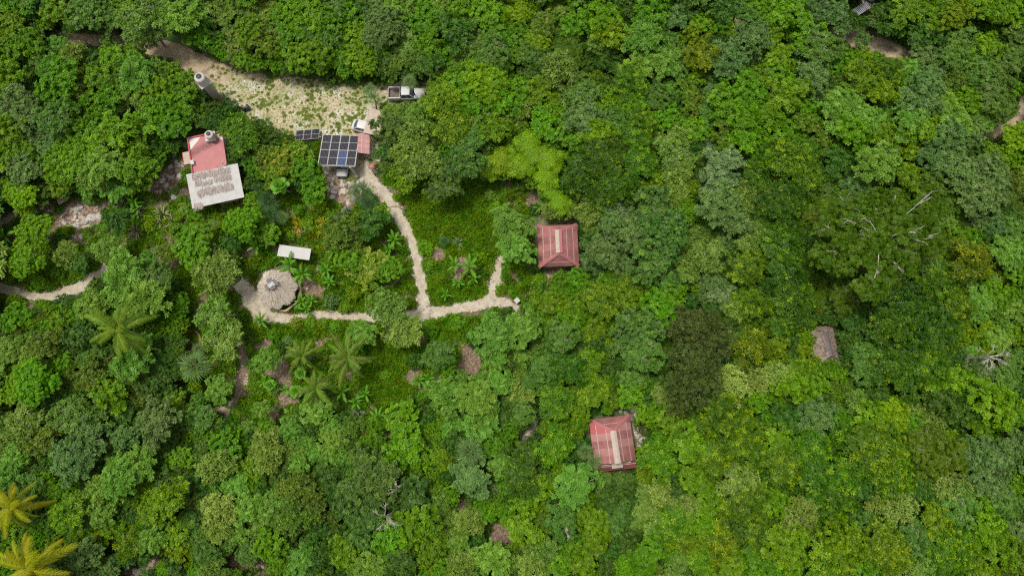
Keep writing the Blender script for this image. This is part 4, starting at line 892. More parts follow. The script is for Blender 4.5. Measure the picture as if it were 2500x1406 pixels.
def gen_tree(sp, cl, var):
    r = np.random.default_rng(abs(hash((sp, cl, var))) % 99991 if False else sum(ord(c) for c in sp + cl) * 13 + var * 101)
    p = SPEC[sp]; Rr, H, D = CLS[cl]; base = H - D
    lobe = p['lobe'] * (.5 if cl == 'X' else 1); nl = int(np.clip(1.5 / lobe ** 2, 6, 110)); nl = int(nl * (1.15 if sp == 'ac' else 1))
    i = np.arange(nl); fr = np.sqrt((i + .5) / nl); th = i * 2.39996 + r.uniform(0, 6) + r.normal(0, .25, nl)
    o1, o2 = r.uniform(0, 6, 2); rad = fr * Rr * (1 - lobe * .75) * (1 + .20 * np.sin(2 * th + o1) + .13 * np.sin(3 * th + o2)) * r.uniform(.88, 1.1, nl)
    rl = Rr * lobe * r.uniform(.72, 1.22, nl)
    z = base + D * (.30 + .70 * np.sqrt(np.clip(1 - (fr * .92) ** 2, 0, 1))) - rl * p['flat'] * .9 + r.normal(0, .13 * D, nl)
    C = np.stack([rad * np.cos(th), rad * np.sin(th), z], 1)
    Ls = p['L'] * (1.15 if cl == 'X' else 1) * (.9 if cl == 'S' else 1)
    P_, N_, S_, LV_ = [], [], [], []
    gap = p.get('gap', .46) * (1.1 if cl == 'X' else .85 if cl == 'S' else 1); per = p.get('per', 4)
    for c, q in zip(C, rl):
        # branchlets over the lobe, each carrying a few leaf rosettes at its tip
        n = max(6, int(p['cov'] * 2 * np.pi * q * q / (gap * gap))); dz = r.uniform(-.2, 1, n); a = r.uniform(0, 6.28, n); s = np.sqrt(1 - dz * dz)
        d = np.stack([s * np.cos(a), s * np.sin(a), dz], 1); e = c + d * np.array([1, 1, p['flat']]) * (q * r.uniform(.5, 1.3, n))[:, None]
        tip = np.repeat(e, per, 0) + r.normal(0, gap * .20, (n * per, 3)) * np.array([1, 1, .7]); dd = np.repeat(d, per, 0) + r.normal(0, .25, (n * per, 3))
        P_.append(tip); N_.append(dd * .7 + np.array([0, 0, .8])); S_.append(np.full(n * per, Ls)); lob = r.uniform(-.10, .10)
        base_lv = np.clip(r.normal(.42 + lob, .20, n), 0, 1) if p.get('star') is None else np.where(r.random(n) < p['star'], r.uniform(.75, 1, n), r.uniform(.05, .5, n))
        LV_.append(np.repeat(base_lv, per) + r.normal(0, .08, n * per))
    V, F, lv = leaves(np.concatenate(P_), np.concatenate(N_), np.concatenate(S_), p['k'], r, p['tilt'], p['ratio'], np.concatenate(LV_), p['droop'], .10)
    crown = np_mesh('crown', V, F, M['leaf_' + sp], lv)
    mb = MB(); tr = .03 * H * (.8 if cl != 'X' else 1.3); fork = base * .75
    bend = r.normal(0, .12, 2) * H * .3
    mb.tube([(0, 0, -.1), (bend[0] * .5, bend[1] * .5, fork * .5), (bend[0], bend[1], fork)], [tr * 1.25, tr, tr * .85], 7)
    order = np.argsort(-rl)[:(9 if cl != 'X' else 22)]
    for j in order:
        e = C[j]; a = Vector((bend[0], bend[1], fork)); b = Vector(e); up = .55 if sp in ('sg', 'md', 'cc') else .9 if sp in ('vi', 'ol') else .7 if sp in ('ac', 'gi') else .1
        b.z += rl[j] * p['flat'] * up
        m1 = a.lerp(b, .45) + Vector((r.normal(0, .12), r.normal(0, .12), .10)) * Rr * .5
        if sp in ('gi', 'ac'): m1 = a.lerp(b, .4); m1.z = b.z - .15 + r.normal(0, .12)
        mb.tube([a, m1, b], [tr * .6, tr * (.38 if cl != 'X' else .18), tr * (.14 if cl != 'X' else .09)], 5)
        for _ in range(3 if sp in ('ac', 'sg', 'md', 'bn', 'gi', 'cc', 'vi', 'ol') else 1):
            ang = r.uniform(0, 6.28); q = b + Vector((math.cos(ang), math.sin(ang), .25)) * rl[j] * .9; mb.tube([m1.lerp(b, .6), b.lerp(q, .4) + Vector((r.normal(0, .1), r.normal(0, .1), .05)), q], [tr * .22, tr * .13, tr * .05], 4, False)
    trunk = mb.mesh('trunk', M['bark'] if sp in ('ac', 'sg', 'md', 'fe', 'ol', 'gi', 'cc', 'sp', 'vi', 'op') else M['bark_dark'])
    return crown, trunk
def gen_shrub(sp, var):
    r = np.random.default_rng(900 + var * 7 + sum(ord(c) for c in sp)); p = SPEC[sp]; Rr, H = 1.0, 1.15; nl = 7
    th = np.arange(nl) * 2.4; rad = np.sqrt(np.arange(nl) / nl) * .62 * r.uniform(.8, 1.15, nl); rl = .46 * r.uniform(.7, 1.15, nl)
    C = np.stack([rad * np.cos(th), rad * np.sin(th), H - rl - .5 * rad ** 2 + r.normal(0, .08, nl)], 1); P_, N_ = [], []; L = .17
    for c, q in zip(C, rl):
        n = int(2 * np.pi * q * q * 1.3 / (L * L * 1.2)); dz = r.uniform(-.5, 1, n); a = r.uniform(0, 6.28, n); s = np.sqrt(1 - dz * dz); d = np.stack([s * np.cos(a), s * np.sin(a), dz], 1)
        P_.append(c + d * (q * (1 + .12 * r.normal(0, 1, n)))[:, None]); N_.append(d + np.array([0, 0, .6]))
    P_ = np.concatenate(P_); P_[:, 2] = np.maximum(P_[:, 2], .05); N_ = np.concatenate(N_)
    V, F, lv = leaves(P_, N_, np.full(len(P_), L * (1.2 if sp in ('ol',) else 1)), 6, r, (35, 88), p['ratio'], r.uniform(.1, .8, len(P_)), .15, .1)
    cr = np_mesh('foliage', V, F, M['leaf_' + sp], lv); mb = MB()
    for j in range(nl): mb.tube([(0, 0, -.05), tuple(C[j] * np.array([.5, .5, .6])), tuple(C[j])], [.045, .03, .012], 5)
    return cr, mb.mesh('stem', M['bark_dark'])
def clump(seed, Rr, H, n, L, ratio, mat, tilt=(30, 88)):
    r = np.random.default_rng(seed); q = Rr * np.sqrt(r.random(n)); a = r.uniform(0, 6.28, n); zz = H * (1 - (q / Rr) ** 2 * .6) * r.uniform(.55, 1, n)
    pos = np.stack([q * np.cos(a), q * np.sin(a), np.maximum(zz, .04)], 1); nr = np.stack([.4 * np.cos(a), .4 * np.sin(a), np.ones(n)], 1) + r.normal(0, .25, (n, 3))
    V, F, lv = leaves(pos, nr, np.full(n, L), 5, r, tilt, ratio, r.uniform(.05, .85, n), .15, .1); return np_mesh('clump', V, F, mat, lv)
TREE, SHRUB = {}, {}
def tree_data(sp, cl, var):
    if (sp, cl, var) not in TREE: TREE[(sp, cl, var)] = gen_tree(sp, cl, var)
    return TREE[(sp, cl, var)]
def shrub_data(sp, var):
    if (sp, var) not in SHRUB: SHRUB[(sp, var)] = gen_shrub(sp, var)
    return SHRUB[(sp, var)]

# palms, bananas, rosettes: every frond or big leaf is a piece of its own
def frond_mats():
    M['frond_g'] = leaf_mat('frond_g', (.10,.21,.022), (.17,.30,.04), (.40,.42,.12)); M['frond_y'] = leaf_mat('frond_y', (.20,.27,.015), (.35,.37,.028), (.52,.49,.10))
    M['frond_b'] = leaf_mat('frond_b', (.075,.18,.016), (.13,.26,.03), (.38,.36,.15)); M['fan'] = leaf_mat('fan', (.08,.17,.05), (.15,.27,.08), (.38,.43,.19))
    M['fan_d'] = leaf_mat('fan_d', (.045,.11,.035), (.08,.17,.06), (.18,.28,.12)); M['banana'] = leaf_mat('banana', (.055,.20,.016), (.095,.29,.028), (.34,.46,.12), tr=.35)
    M['papaya'] = leaf_mat('papaya', (.11,.30,.035), (.17,.40,.06), (.3,.48,.12)); M['croton'] = leaf_mat('croton', (.13,.22,.01), (.38,.36,.015), (.55,.45,.03)); M['agave'] = leaf_mat('agave', (.09,.13,.09), (.16,.21,.15), (.3,.34,.25))
    M['blade'] = leaf_mat('blade', (.12,.18,.05), (.24,.27,.11), (.42,.40,.24))
frond_mats()
def frond_mesh(seed, mat, Lr=4.2, droop=.35, dry=0.0):
    r = np.random.default_rng(seed); n = 46; V, F, lv = [], [], []
    bow = r.normal(0, .10)
    def rc(t): return np.array([Lr * t * (1 - .12 * t * t), bow * Lr * t * t, Lr * (.30 * t - (droop + .22) * t * t)])
    def quad(a, b, c, d, l): k = len(V); V.extend([a, b, c, d]); F.append([k, k + 1, k + 2, k + 3]); lv.append(l)
    for i in range(10):
        a, b = rc(i / 10), rc((i + 1) / 10); w0, w1 = .045 * (1 - i / 12), .045 * (1 - (i + 1) / 12); s = np.array([0, 1, 0])
        quad(a - s * w0, b - s * w1, b + s * w1, a + s * w0, .95)
    for i in range(n):
        t = .12 + .88 * i / n; p = rc(t); tg = rc(min(t + .02, 1.02)) - rc(t); tg /= np.linalg.norm(tg)
        ln = .62 * math.sin(math.pi * min(1, .12 + t * .86)) ** .6 + .10
        for sgn in (-1, 1):
            d = tg * .65 + np.array([0, sgn * .85, -.25 - .45 * r.random()]) + r.normal(0, .07, 3); d /= np.linalg.norm(d); w = np.cross(d, [0, 0, 1]); w = w / np.linalg.norm(w) * .038
            e = p + d * ln * r.uniform(.85, 1.08); m_ = (p + e) / 2 + np.array([0, 0, .06]); e = e + np.array([0, 0, -.22 * ln]); l = r.uniform(.1, .6) + (.4 if r.random() < dry * t * 1.5 else 0)
            quad(p - w * .6, m_ - w, m_ + w, p + w * .6, l); quad(m_ - w, e - w * .2, e + w * .2, m_ + w, min(1, l + (.35 if r.random() < dry * 1.5 else 0)))
    return np_mesh('frond', V, F, mat, lv)
FR = {k: [frond_mesh(s, M['frond_' + k], 4.2, dr, dry) for s, dr in ((1, .25), (2, .48), (3, .72))] for k, dry in (('g', .05), ('y', .1), ('b', .22))}
def fan_mesh(seed, mat):
    r = np.random.default_rng(seed); V, F, lv = [], [], []
    def quad(a, b, c, d, l): k = len(V); V.extend([a, b, c, d]); F.append([k, k + 1, k + 2, k + 3]); lv.append(l)
    s = np.array([0, .025, 0]); p0, p1 = np.array([0, 0, 0.]), np.array([1.0, 0, .35]); quad(p0 - s, p1 - s, p1 + s, p0 + s, .95)
    for i in range(15):
        a = R(-110 + 220 * i / 14) + r.normal(0, .03); d = np.array([math.cos(a), math.sin(a), -.12]); w = np.cross(d, [0, 0, 1]) * .036; ln = 1.3 * (1 - .22 * abs(a) / 2.2) * r.uniform(.9, 1.08)
        m_ = p1 + d * ln * .55 + np.array([0, 0, .05]); e = p1 + d * ln + np.array([0, 0, -.22 * r.random() - .05]); l = r.uniform(.1, .75)
        quad(p1 - w * .2, m_ - w, m_ + w, p1 + w * .2, l); quad(m_ - w, e - w * .1, e + w * .1, m_ + w, l)
    return np_mesh('fan_leaf', V, F, mat, lv)
FAN = {'l': [fan_mesh(1, M['fan']), fan_mesh(2, M['fan'])], 'd': [fan_mesh(3, M['fan_d']), fan_mesh(4, M['fan_d'])]}
def blade_mesh(seed, mat, L=2.3, W=.58, droop=.5, rise=.55, torn=.25, segs=9):
    r = np.random.default_rng(seed); V, F, lv = [], [], []
    def quad(a, b, c, d, l): k = len(V); V.extend([a, b, c, d]); F.append([k, k + 1, k + 2, k + 3]); lv.append(l)
    def rc(t): return np.array([L * t * (1 - .15 * t), 0, L * (rise * t - (droop + .1) * t * t)])
    w = lambda t: W / 2 * math.sin(math.pi * min(1, max(.0, (t - .10) / .92))) ** .5 if t > .10 else 0.0
    for i in range(segs):
        t0, t1 = i / segs, (i + 1) / segs; a, b = rc(t0), rc(t1); m0, m1 = .035 * (1 - t0 * .8), .035 * (1 - t1 * .8); y = np.array([0, 1, 0]); up = np.array([0, 0, .012])
        quad(a - y * m0 + up, b - y * m1 + up, b + y * m1 + up, a + y * m0 + up, 1.0)
        for s in (-1, 1):
            f = 1 - torn * r.random(); cup = np.array([0, 0, .22]); w0, w1 = w(t0) * f, w(t1) * f; g = r.uniform(.0, .03)
            quad(a + s * y * m0 * .8, a + s * y * w0 + cup * w0 * .6 + np.array([g, 0, 0]), b + s * y * w1 + cup * w1 * .6 - np.array([g, 0, 0]), b + s * y * m1 * .8, r.uniform(.2, .55))
    return np_mesh('leaf', V, F, mat, lv)
BAN = [blade_mesh(1, M['banana']), blade_mesh(2, M['banana'], 2.0, .5, .75, .6), blade_mesh(3, M['banana'], 2.5, .6, .35, .5), blade_mesh(4, M['banana'], 1.7, .42, .95, .5, .5)]
SWORD = {k: [blade_mesh(10 + i, M[k], 1.0, .11, .25 + .25 * i, .6 - .2 * i, 0.0, 4) for i in range(3)] for k in ('agave', 'croton', 'blade')}
def pap_mesh():
    r = np.random.default_rng(5); V, F, lv = [], [], []
    def quad(a, b, c, d, l): k = len(V); V.extend([a, b, c, d]); F.append([k, k + 1, k + 2, k + 3]); lv.append(l)
    p0, p1 = np.array([0, 0, 0.]), np.array([.75, 0, .15]); s = np.array([0, .02, 0]); quad(p0 - s, p1 - s, p1 + s, p0 + s, .95)
    for i in range(7):
        a = R(-130 + 260 * i / 6); d = np.array([math.cos(a), math.sin(a), -.1]); w = np.cross(d, [0, 0, 1]) * .12; e = p1 + d * .42; m_ = p1 + d * .22; l = r.uniform(.2, .7); quad(p1, m_ - w, e, m_ + w, l)
    return np_mesh('leaf', V, F, M['papaya'], lv)
PAP = pap_mesh()
def trunk_obj(parent, h, r0, r1, mat, lean=(0, 0)):
    return MB().tube([(lean[0], lean[1], -.05), (lean[0] * .6, lean[1] * .6, h * .35), (lean[0] * .15, lean[1] * .15, h * .75), (0, 0, h)], [r0 * 1.3, r0, r1, r1 * .9], 8).build('trunk', mat, parent)
def leafy(name, px, py, rpx, h, meshes, n, base_len, label, cat, group, tilt, part, trunk=None, golden=2.39996, z_up=0.0):
    c = U(px, py, h); s = rpx * mpp(px, py, h) / base_len; o = empty(name, (c.x, c.y, 0), rnd.uniform(0, 6.28)); tag(o, label, cat, group)
    if trunk: trunk_obj(o, h, trunk[0], trunk[1], trunk[2], (rnd.uniform(-.5, .5), rnd.uniform(-.5, .5)) if h > 3 else (rnd.uniform(-.1, .1), 0))
    for i in range(n):
        f = i / max(1, n - 1); t = tilt[0] + (tilt[1] - tilt[0]) * f + rnd.uniform(-6, 6)      # inner leaves upright, outer ones lower
        q = s * (rnd.uniform(.85, 1.08) if part != 'frond' else rnd.uniform(.62, 1.08))
        obj(part, meshes[min(len(meshes) - 1, int(f * len(meshes) * .999))] if rnd.random() < .75 else rnd.choice(meshes), o, (0, 0, h + z_up * (1 - f)), (rnd.uniform(-.15, .15), -R(t), i * golden + (rnd.uniform(-.15, .15) if part != 'frond' else rnd.uniform(-.45, .45))), (q, q, q))
    return o
# ------------------------------------------------------------------ which plant stands where (read off the photograph tile by tile)
# tile (column, row) of 625 x 352 photo pixels, coordinates and crown radius on a four times enlarged tile
TILES = {
(0,0): """100 60 180 br;330 60 150 dk;560 110 160 br;430 235 90 br;850 100 230 md;720 235 170 dk;1010 190 150 md;1380 200 250 ol;1440 410 140 ol;1180 120 110 br;1750 170 210 fe;1920 350 130 br;2150 150 200 vi;2380 120 190 vi;2300 420 180 vi;2440 300 150 br;90 300 190 br;250 430 170 br;110 480 170 br;700 530 150 ol;560 450 120 fe;1060 410 150 fe;1120 560 140 br;1300 520 110 br;400 600 140 md;90 740 180 ye;560 790 250 br;720 690 120 ye;330 550 120 md;1640 610 110 md;1330 720 190 fe;1650 730 140 br;1480 870 170 br;1150 760 120 md;990 760 150 br;1040 950 170 br;1330 900 170 ol;710 930 140 ol;170 980 180 sg;20 960 100 fe;250 1150 190 sg;560 1150 190 md;100 1250 190 ye;350 1330 150 sg;600 1000 130 md;940 1160 140 br;1130 1270 220 br;1560 1060 160 br;1380 1190 190 br;1750 1010 170 br;1790 850 150 br;1680 1230 190 br;1840 1140 130 dk;2345 1310 205 yb;1900 700 110 md;930 600 110 dk;800 1310 150 br;1500 700 140 md;30 600 120 br;1960 220 120 fe;1560 60 130 md;500 1320 130 sg""",
(1,0): """60 100 180 vi;150 300 190 vi;60 450 150 vi;350 60 180 br;330 250 180 br;560 180 190 br;750 60 170 md;720 230 150 br;890 110 150 br;560 420 180 br;330 460 170 br;200 560 120 br;420 610 170 br;620 560 160 br;800 610 190 br;900 440 170 br;710 390 130 md;1000 330 150 br;1000 600 180 br;1170 480 160 br;1100 680 130 br;1240 260 220 sg;1170 110 150 sg;1390 80 170 fe;1350 210 120 fe;1280 640 100 sg;1350 540 120 md;1480 400 190 ol;1600 230 150 br;1540 560 130 ol;1680 430 160 br;1650 620 170 dk;1790 560 110 br;1700 120 150 br;1850 60 150 ol;1980 100 160 br;1950 300 200 dk;2100 220 150 br;2120 420 160 md;1990 580 110 ol;2250 150 190 br;2330 330 150 br;2300 510 180 md;2440 150 110 li;2450 380 130 br;2200 640 160 br;2400 620 150 br;1770 830 125 br;1900 850 150 br;1650 1070 130 yb;1820 1020 210 yb;2100 900 190 br;2240 820 210 li;2400 1000 170 br;1310 1090 90 ol;1440 1090 105 ol;1600 1120 160 ol;1315 1260 190 cc;1540 1320 170 ol;1900 1230 200 yb;2230 1200 170 ol;2150 1050 170 br;2100 1330 160 md;2350 1250 170 br;2440 1140 130 dk;1720 1250 130 ol;1980 720 120 br;50 1290 100 od;150 1370 100 dk;1060 60 120 dk;480 320 130 md""",
(2,0): """80 130 120 li;50 330 130 br;230 400 140 li;300 620 160 dk;150 550 120 md;50 540 100 br;400 60 170 vi;400 190 190 vi;330 290 140 vi;620 250 150 br;570 500 160 ac;750 60 150 br;900 180 180 ye;1000 330 180 ye;850 410 150 md;1350 120 200 br;1300 370 190 fe;1480 600 180 fe;1250 640 170 fe;1150 820 190 wh;450 680 190 ol;230 740 120 md;620 780 130 md;280 880 170 ye;80 900 150 br;510 940 150 ol;700 920 170 md;50 1060 130 ol;300 1200 170 br;420 1080 130 br;700 1160 190 sg;930 990 150 br;1180 990 170 br;1400 950 140 md;1500 400 130 md;1580 170 150 sg;1750 330 110 ye;1830 570 170 yy;1850 220 130 br;1790 760 110 ye;1560 500 130 md;1620 660 130 md;1680 880 140 vi;1760 1010 130 vi;2090 570 210 sg;2330 400 190 sg;2400 300 140 sg;2050 80 160 dk;2300 130 150 md;2430 90 140 br;2060 230 110 br;2140 310 80 li;2300 900 220 br;2100 1000 190 br;1960 870 110 sg;1980 1120 160 md;2200 1150 190 br;2430 1110 170 br;850 1300 180 br;1250 1190 170 wh;1200 1340 180 wh;1020 1180 140 md;560 1330 150 br;1480 1130 150 br;1640 1340 140 ol;1800 1270 150 br;2270 1340 190 br;2060 1330 160 vi;2230 720 130 br;1100 60 130 dk;1700 60 130 dk;2430 720 150 br""",
(3,0): """140 120 190 br;40 330 130 br;600 100 220 sg;700 240 180 sg;420 330 190 br;500 450 210 md;440 760 170 sg;120 540 170 br;120 750 160 br;170 930 210 br;60 1050 170 br;930 385 90 sg;1130 120 130 dk;1190 270 160 dk;1350 120 180 br;1590 100 190 ye;1790 130 220 ye;1980 60 150 ye;1500 330 160 dk;1730 340 160 dk;2150 110 190 ye;2350 120 190 br;2440 330 150 md;1900 430 180 md;2100 450 170 br;1540 545 130 sg;1650 640 130 sg;1400 660 110 fe;1060 610 150 br;950 560 110 ye;900 740 190 ye;1190 720 190 wh;1370 830 120 fe;1560 830 180 sg;1500 980 190 sg;1060 900 170 ye;1820 790 160 od;1840 580 160 md;2050 650 180 md;2250 720 170 md;2150 900 150 sg;2380 560 150 md;1790 930 80 li;1950 990 150 br;1700 1060 180 fe;1400 1160 190 fe;1800 1160 190 fe;700 1060 200 fe;960 1160 190 fe;810 1290 190 br;1110 1310 170 br;1520 1270 170 br;580 960 110 ol;390 1050 120 br;350 1200 140 vi;500 1330 160 vi;150 1280 160 br;1760 1340 180 sg;1980 1290 140 sg;2140 1190 110 fe;2260 1040 150 md;2430 1330 150 li;2380 860 110 br;640 640 130 br;300 80 120 dk;2010 820 130 dk""",
(0,1): """40 190 150 dk;200 90 160 br;90 450 120 li;230 500 140 li;240 620 100 li;400 490 120 dk;250 270 180 sg;550 260 170 ye;570 420 130 ye;700 180 190 br;430 80 160 sg;900 70 190 br;1010 210 200 fe;900 330 150 ol;1130 440 140 fe;1300 210 210 br;1390 330 120 br;1550 120 160 br;850 450 90 fe;880 530 80 fe;1640 250 100 dk;340 860 175 lb;230 1130 175 lb;540 700 75 br;1130 740 140 dk;1060 1020 140 ol;1430 790 90 ye;1800 640 120 fe;880 1060 85 fe;640 1060 120 ol;760 1170 100 md;1210 1290 220 fe;1450 1120 100 fe;1530 1320 170 md;1600 1080 110 vi;1870 1010 190 br;1960 890 150 br;2370 750 220 lb;2140 1090 120 dk;2110 1250 220 ol;90 1320 120 ol;380 1350 90 br;110 130 130 br;640 60 150 br;640 450 90 dk;1330 60 150 br;2260 950 110 dk;560 1250 90 br;480 1180 80 br;1700 800 70 br;160 860 60 br;1900 690 80 br;560 950 80 dk;720 1030 70 br;1250 640 60 md;1010 800 60 br;1750 700 65 br""",
(1,1): """430 110 160 hy;250 190 160 hy;100 150 150 od;480 250 140 br;170 300 140 hy;320 60 120 hy;560 450 140 br;620 600 90 li;100 860 130 br;30 720 110 br;820 850 190 od;1120 780 170 dk;1230 690 100 br;900 960 140 od;1080 1180 210 hy;900 1120 140 br;1300 1220 130 br;1650 1010 95 lb;2030 180 210 cc;1850 380 190 cc;1600 170 180 ol;1450 100 150 ol;1270 70 130 cc;1380 260 100 br;1480 380 110 br;2180 1130 90 lb;2340 620 90 br;1750 250 110 br;2280 500 70 fe;1680 1180 80 br;1390 1000 60 br;700 1150 70 br;430 960 70 br;500 780 80 br;330 900 60 br;720 690 60 br;420 640 70 br;690 1290 60 br""",
(2,1): """900 130 230 wd;700 260 210 wd;1000 350 190 wd;850 450 190 wd;1250 180 190 wh;1400 330 120 ye;1560 100 170 ol;1620 280 150 ol;1600 450 120 ol;1750 430 100 ye;2050 200 210 sp;2010 360 180 sp;2400 300 150 wd;2330 450 140 ol;2000 600 220 sg;2180 760 170 sg;730 650 150 ol;760 790 120 ol;980 600 110 sp;960 760 140 sg;1350 600 210 cc;1500 850 260 cc;1200 900 180 sg;900 1050 190 sg;790 1160 130 sg;1350 1130 210 cc;1780 900 120 ol;1900 1100 180 ol;1720 1230 130 ol;2250 620 120 ol;2350 950 160 ol;2300 1200 190 wh;2450 760 120 ol;950 1310 150 yb;620 1310 140 br;1150 1330 140 yb;1510 1330 150 cc;1950 1340 140 sg;100 400 95 od;1700 630 90 br;2420 100 140 wh;1080 1180 130 sg;1150 530 110 dk;470 1330 90 br;350 60 80 br;40 1000 200 fe2;0 800 190 fe2;170 1050 130 dk""",
(3,1): """250 180 250 wh;150 560 230 wd;370 550 160 wh;190 800 150 wd;150 1000 220 wd;200 1270 220 wd;700 160 170 dk;1070 190 210 fe;1150 90 150 sg;1330 290 170 ye;850 430 160 sg;1650 120 190 sg;1850 250 210 sg;2150 300 230 sg;2050 520 210 sg;1600 400 150 od;1750 590 160 od;2310 560 120 od;2430 380 140 od;1050 930 600 gi;2000 1130 220 ws;1950 920 130 br;2330 1060 180 fe;2400 850 150 md;2210 790 130 sg;2350 720 120 md;1620 1260 140 md;1720 1340 150 wh;640 80 130 br;950 60 120 md;1400 60 130 ye;2400 90 130 br;2430 1260 120 br;500 700 150 ac;1700 760 120 ol;1500 520 110 br;420 60 130 wh;2250 130 150 br""",
(0,2): """150 130 120 lb;450 180 100 br;900 150 160 fe;1400 130 220 fe;780 250 120 br;150 270 140 br;80 620 160 fe;300 640 150 ol;440 570 180 od;780 450 180 dk;130 830 120 li;330 910 210 lb;190 1000 160 lb;590 950 75 br;1310 690 200 fe;1560 710 140 dk;950 640 100 md;900 870 170 od;1050 1010 190 ye;1300 890 140 ol;1500 900 160 dk;1480 480 110 br;2090 250 180 ol;2190 490 200 ol;2130 980 140 fe;2450 750 95 fe;2330 1150 100 lb;1700 1080 120 ye;700 1250 190 md;910 1310 170 md;250 1280 180 ol;60 1300 130 md;1550 1290 220 sg;1950 1260 150 md;450 1120 120 dk;2420 590 80 br;1200 1200 120 md;560 330 110 br;600 680 110 br;2250 770 80 br;1750 250 90 br;1850 180 70 br;1800 1180 80 br;1700 430 80 br;2380 950 65 hy;2300 350 70 br""",
(1,2): """1290 180 190 ol;1440 400 190 ol;1040 440 145 fe;740 130 95 sg;870 180 75 ye;180 450 80 lb;100 700 130 fe;180 980 70 fe;390 1000 80 fe;430 840 70 fe;1780 650 170 md;2320 450 230 fe;2330 640 170 fe;1850 1040 180 fe;2150 1080 210 fe;2360 930 150 fe;2200 1300 190 fe;580 1200 150 fe;720 1140 90 fe;740 1360 120 fe;330 1360 120 fe;100 1370 100 br;1420 1290 190 br;950 1350 130 od;1700 420 90 br;400 340 80 hy;520 330 75 br;660 340 65 br;760 370 70 br;1620 1080 80 br;1550 700 90 dk;1120 120 90 br;960 60 80 ye;300 510 60 sg;640 640 75 br;1960 340 90 br;250 560 60 dk;1250 850 70 br;2450 270 90 dk;2450 730 120 dk;1000 1120 70 br;60 1180 100 fe""",
(2,2): """100 400 190 fe;60 650 130 fe;480 460 170 md;560 330 140 br;600 240 140 yb;650 600 90 md;350 150 150 ye;900 130 180 yb;1100 100 150 br;1450 200 190 br;1570 90 140 br;790 400 130 yb;1210 400 240 cc;1280 610 210 md;450 600 120 md;340 760 160 md;550 800 190 wd;750 750 170 yb;1190 850 150 md;1150 1010 150 br;800 1000 160 yb;450 1110 190 yb;80 1000 150 ol;100 1210 130 md;1830 430 330 bn;1780 800 320 bn;1650 1090 170 bn;2190 190 130 ol;2030 60 140 sp;2350 150 170 wh;2350 560 190 ws;2110 950 200 op;1450 1040 120 op;2410 900 150 op;2000 1250 230 wh;1560 1310 160 br;2250 1300 170 wh;1320 1200 120 br;200 900 120 md;250 300 110 br;1000 700 110 dk;650 1200 130 br;1990 200 110 dk;2410 1100 120 br;2130 600 110 bn;250 80 90 br""",
(3,2): """250 150 220 wd;110 340 170 wh;330 300 90 wh;90 560 130 ye;750 100 170 ac;800 260 150 dk;670 180 130 dk;1250 100 170 dk;1450 250 220 wd;1250 380 210 wd;1700 350 190 wd;1600 560 190 wd;1850 180 180 wh;1400 600 190 wd;1060 450 150 dk;950 680 160 md;970 830 160 md;1300 850 220 wd;1600 780 190 wh;1800 900 190 ye;1950 970 140 br;760 480 110 dk;340 790 130 yb;480 830 110 yb;100 850 150 op;250 960 180 br;450 950 140 br;480 1250 190 sg;180 1280 160 dk;750 980 100 od;860 1100 120 ol;1100 1060 160 dk;1000 1300 190 br;1210 1240 170 li;1350 1150 110 op;1700 1100 190 dk;1600 1300 130 ol;1900 1210 160 dk;2060 130 160 fe;2210 60 150 br;2050 260 110 fe;2400 210 130 fe;2120 370 110 ye;2250 510 140 fe;2080 770 140 sg;2310 880 150 md;2420 700 130 md;2200 1110 230 br;2370 1220 150 br;2050 1330 160 ye;2220 290 110 vi;1440 1340 130 br;700 1300 130 br;1750 60 130 ye;2440 450 120 br""",
(0,3): """120 60 160 ol;400 70 190 od;850 50 190 sg;700 300 220 sg;560 180 130 md;80 400 150 fe;160 240 140 fe;300 560 150 md;650 560 120 br;1350 290 190 fe;1190 450 210 fe;1000 560 170 fe;1000 800 140 fe;670 800 180 yb;1640 690 210 ye;1490 760 170 ye;1760 250 130 br;1640 470 140 dk;2110 340 180 ol;2200 150 160 br;2150 750 190 op;2120 920 160 ol;2300 520 150 fe;2400 750 170 fe;2330 1000 120 fe;1720 1000 160 ye;1490 1050 140 fe;1250 1110 140 ws;1750 1170 130 ye;2000 1170 140 md;2050 1310 130 ol;820 1180 160 sg;100 1030 110 br;380 970 105 br;1050 1360 100 sg;1200 60 140 sg;1080 950 110 ye;1950 480 130 dk;1850 850 110 md;150 780 110 br;1370 880 90 br;2420 350 130 br;1400 1200 110 dk;2420 1180 120 md;1600 1320 70 lb""",
(1,3): """100 100 160 ol;130 260 150 ol;420 320 110 fe;750 100 140 fe;520 90 90 fe;730 210 120 fe;100 750 160 fe;230 640 120 fe;50 900 120 fe;400 560 180 od;380 850 190 od;560 730 160 od;700 450 140 dk;1100 320 190 cc;950 600 210 cc;1220 500 230 cc;1100 830 190 cc;1500 600 200 cc;1450 130 220 br;1600 260 150 br;1830 280 110 yb;2100 430 200 sg;2380 330 130 fe;1350 1000 200 br;1580 900 200 br;1000 1060 150 md;880 1200 180 ye;1110 1330 180 fe;1400 1280 200 dk;1700 1080 150 br;1790 1060 110 lb;1660 1240 120 br;2070 880 150 ol;1980 1070 120 fe;1700 800 120 ol;2300 1230 180 fe;2000 1330 160 ol;1800 1360 120 br;430 1250 150 fe;200 1350 110 br;140 1120 160 br;2430 800 90 br;600 1270 110 dk;1900 620 100 br;880 70 110 dk;1150 80 110 br;1950 80 120 dk;2300 130 140 br;2420 560 100 br;250 400 120 dk;1200 1180 130 md;550 1000 110 dk""",
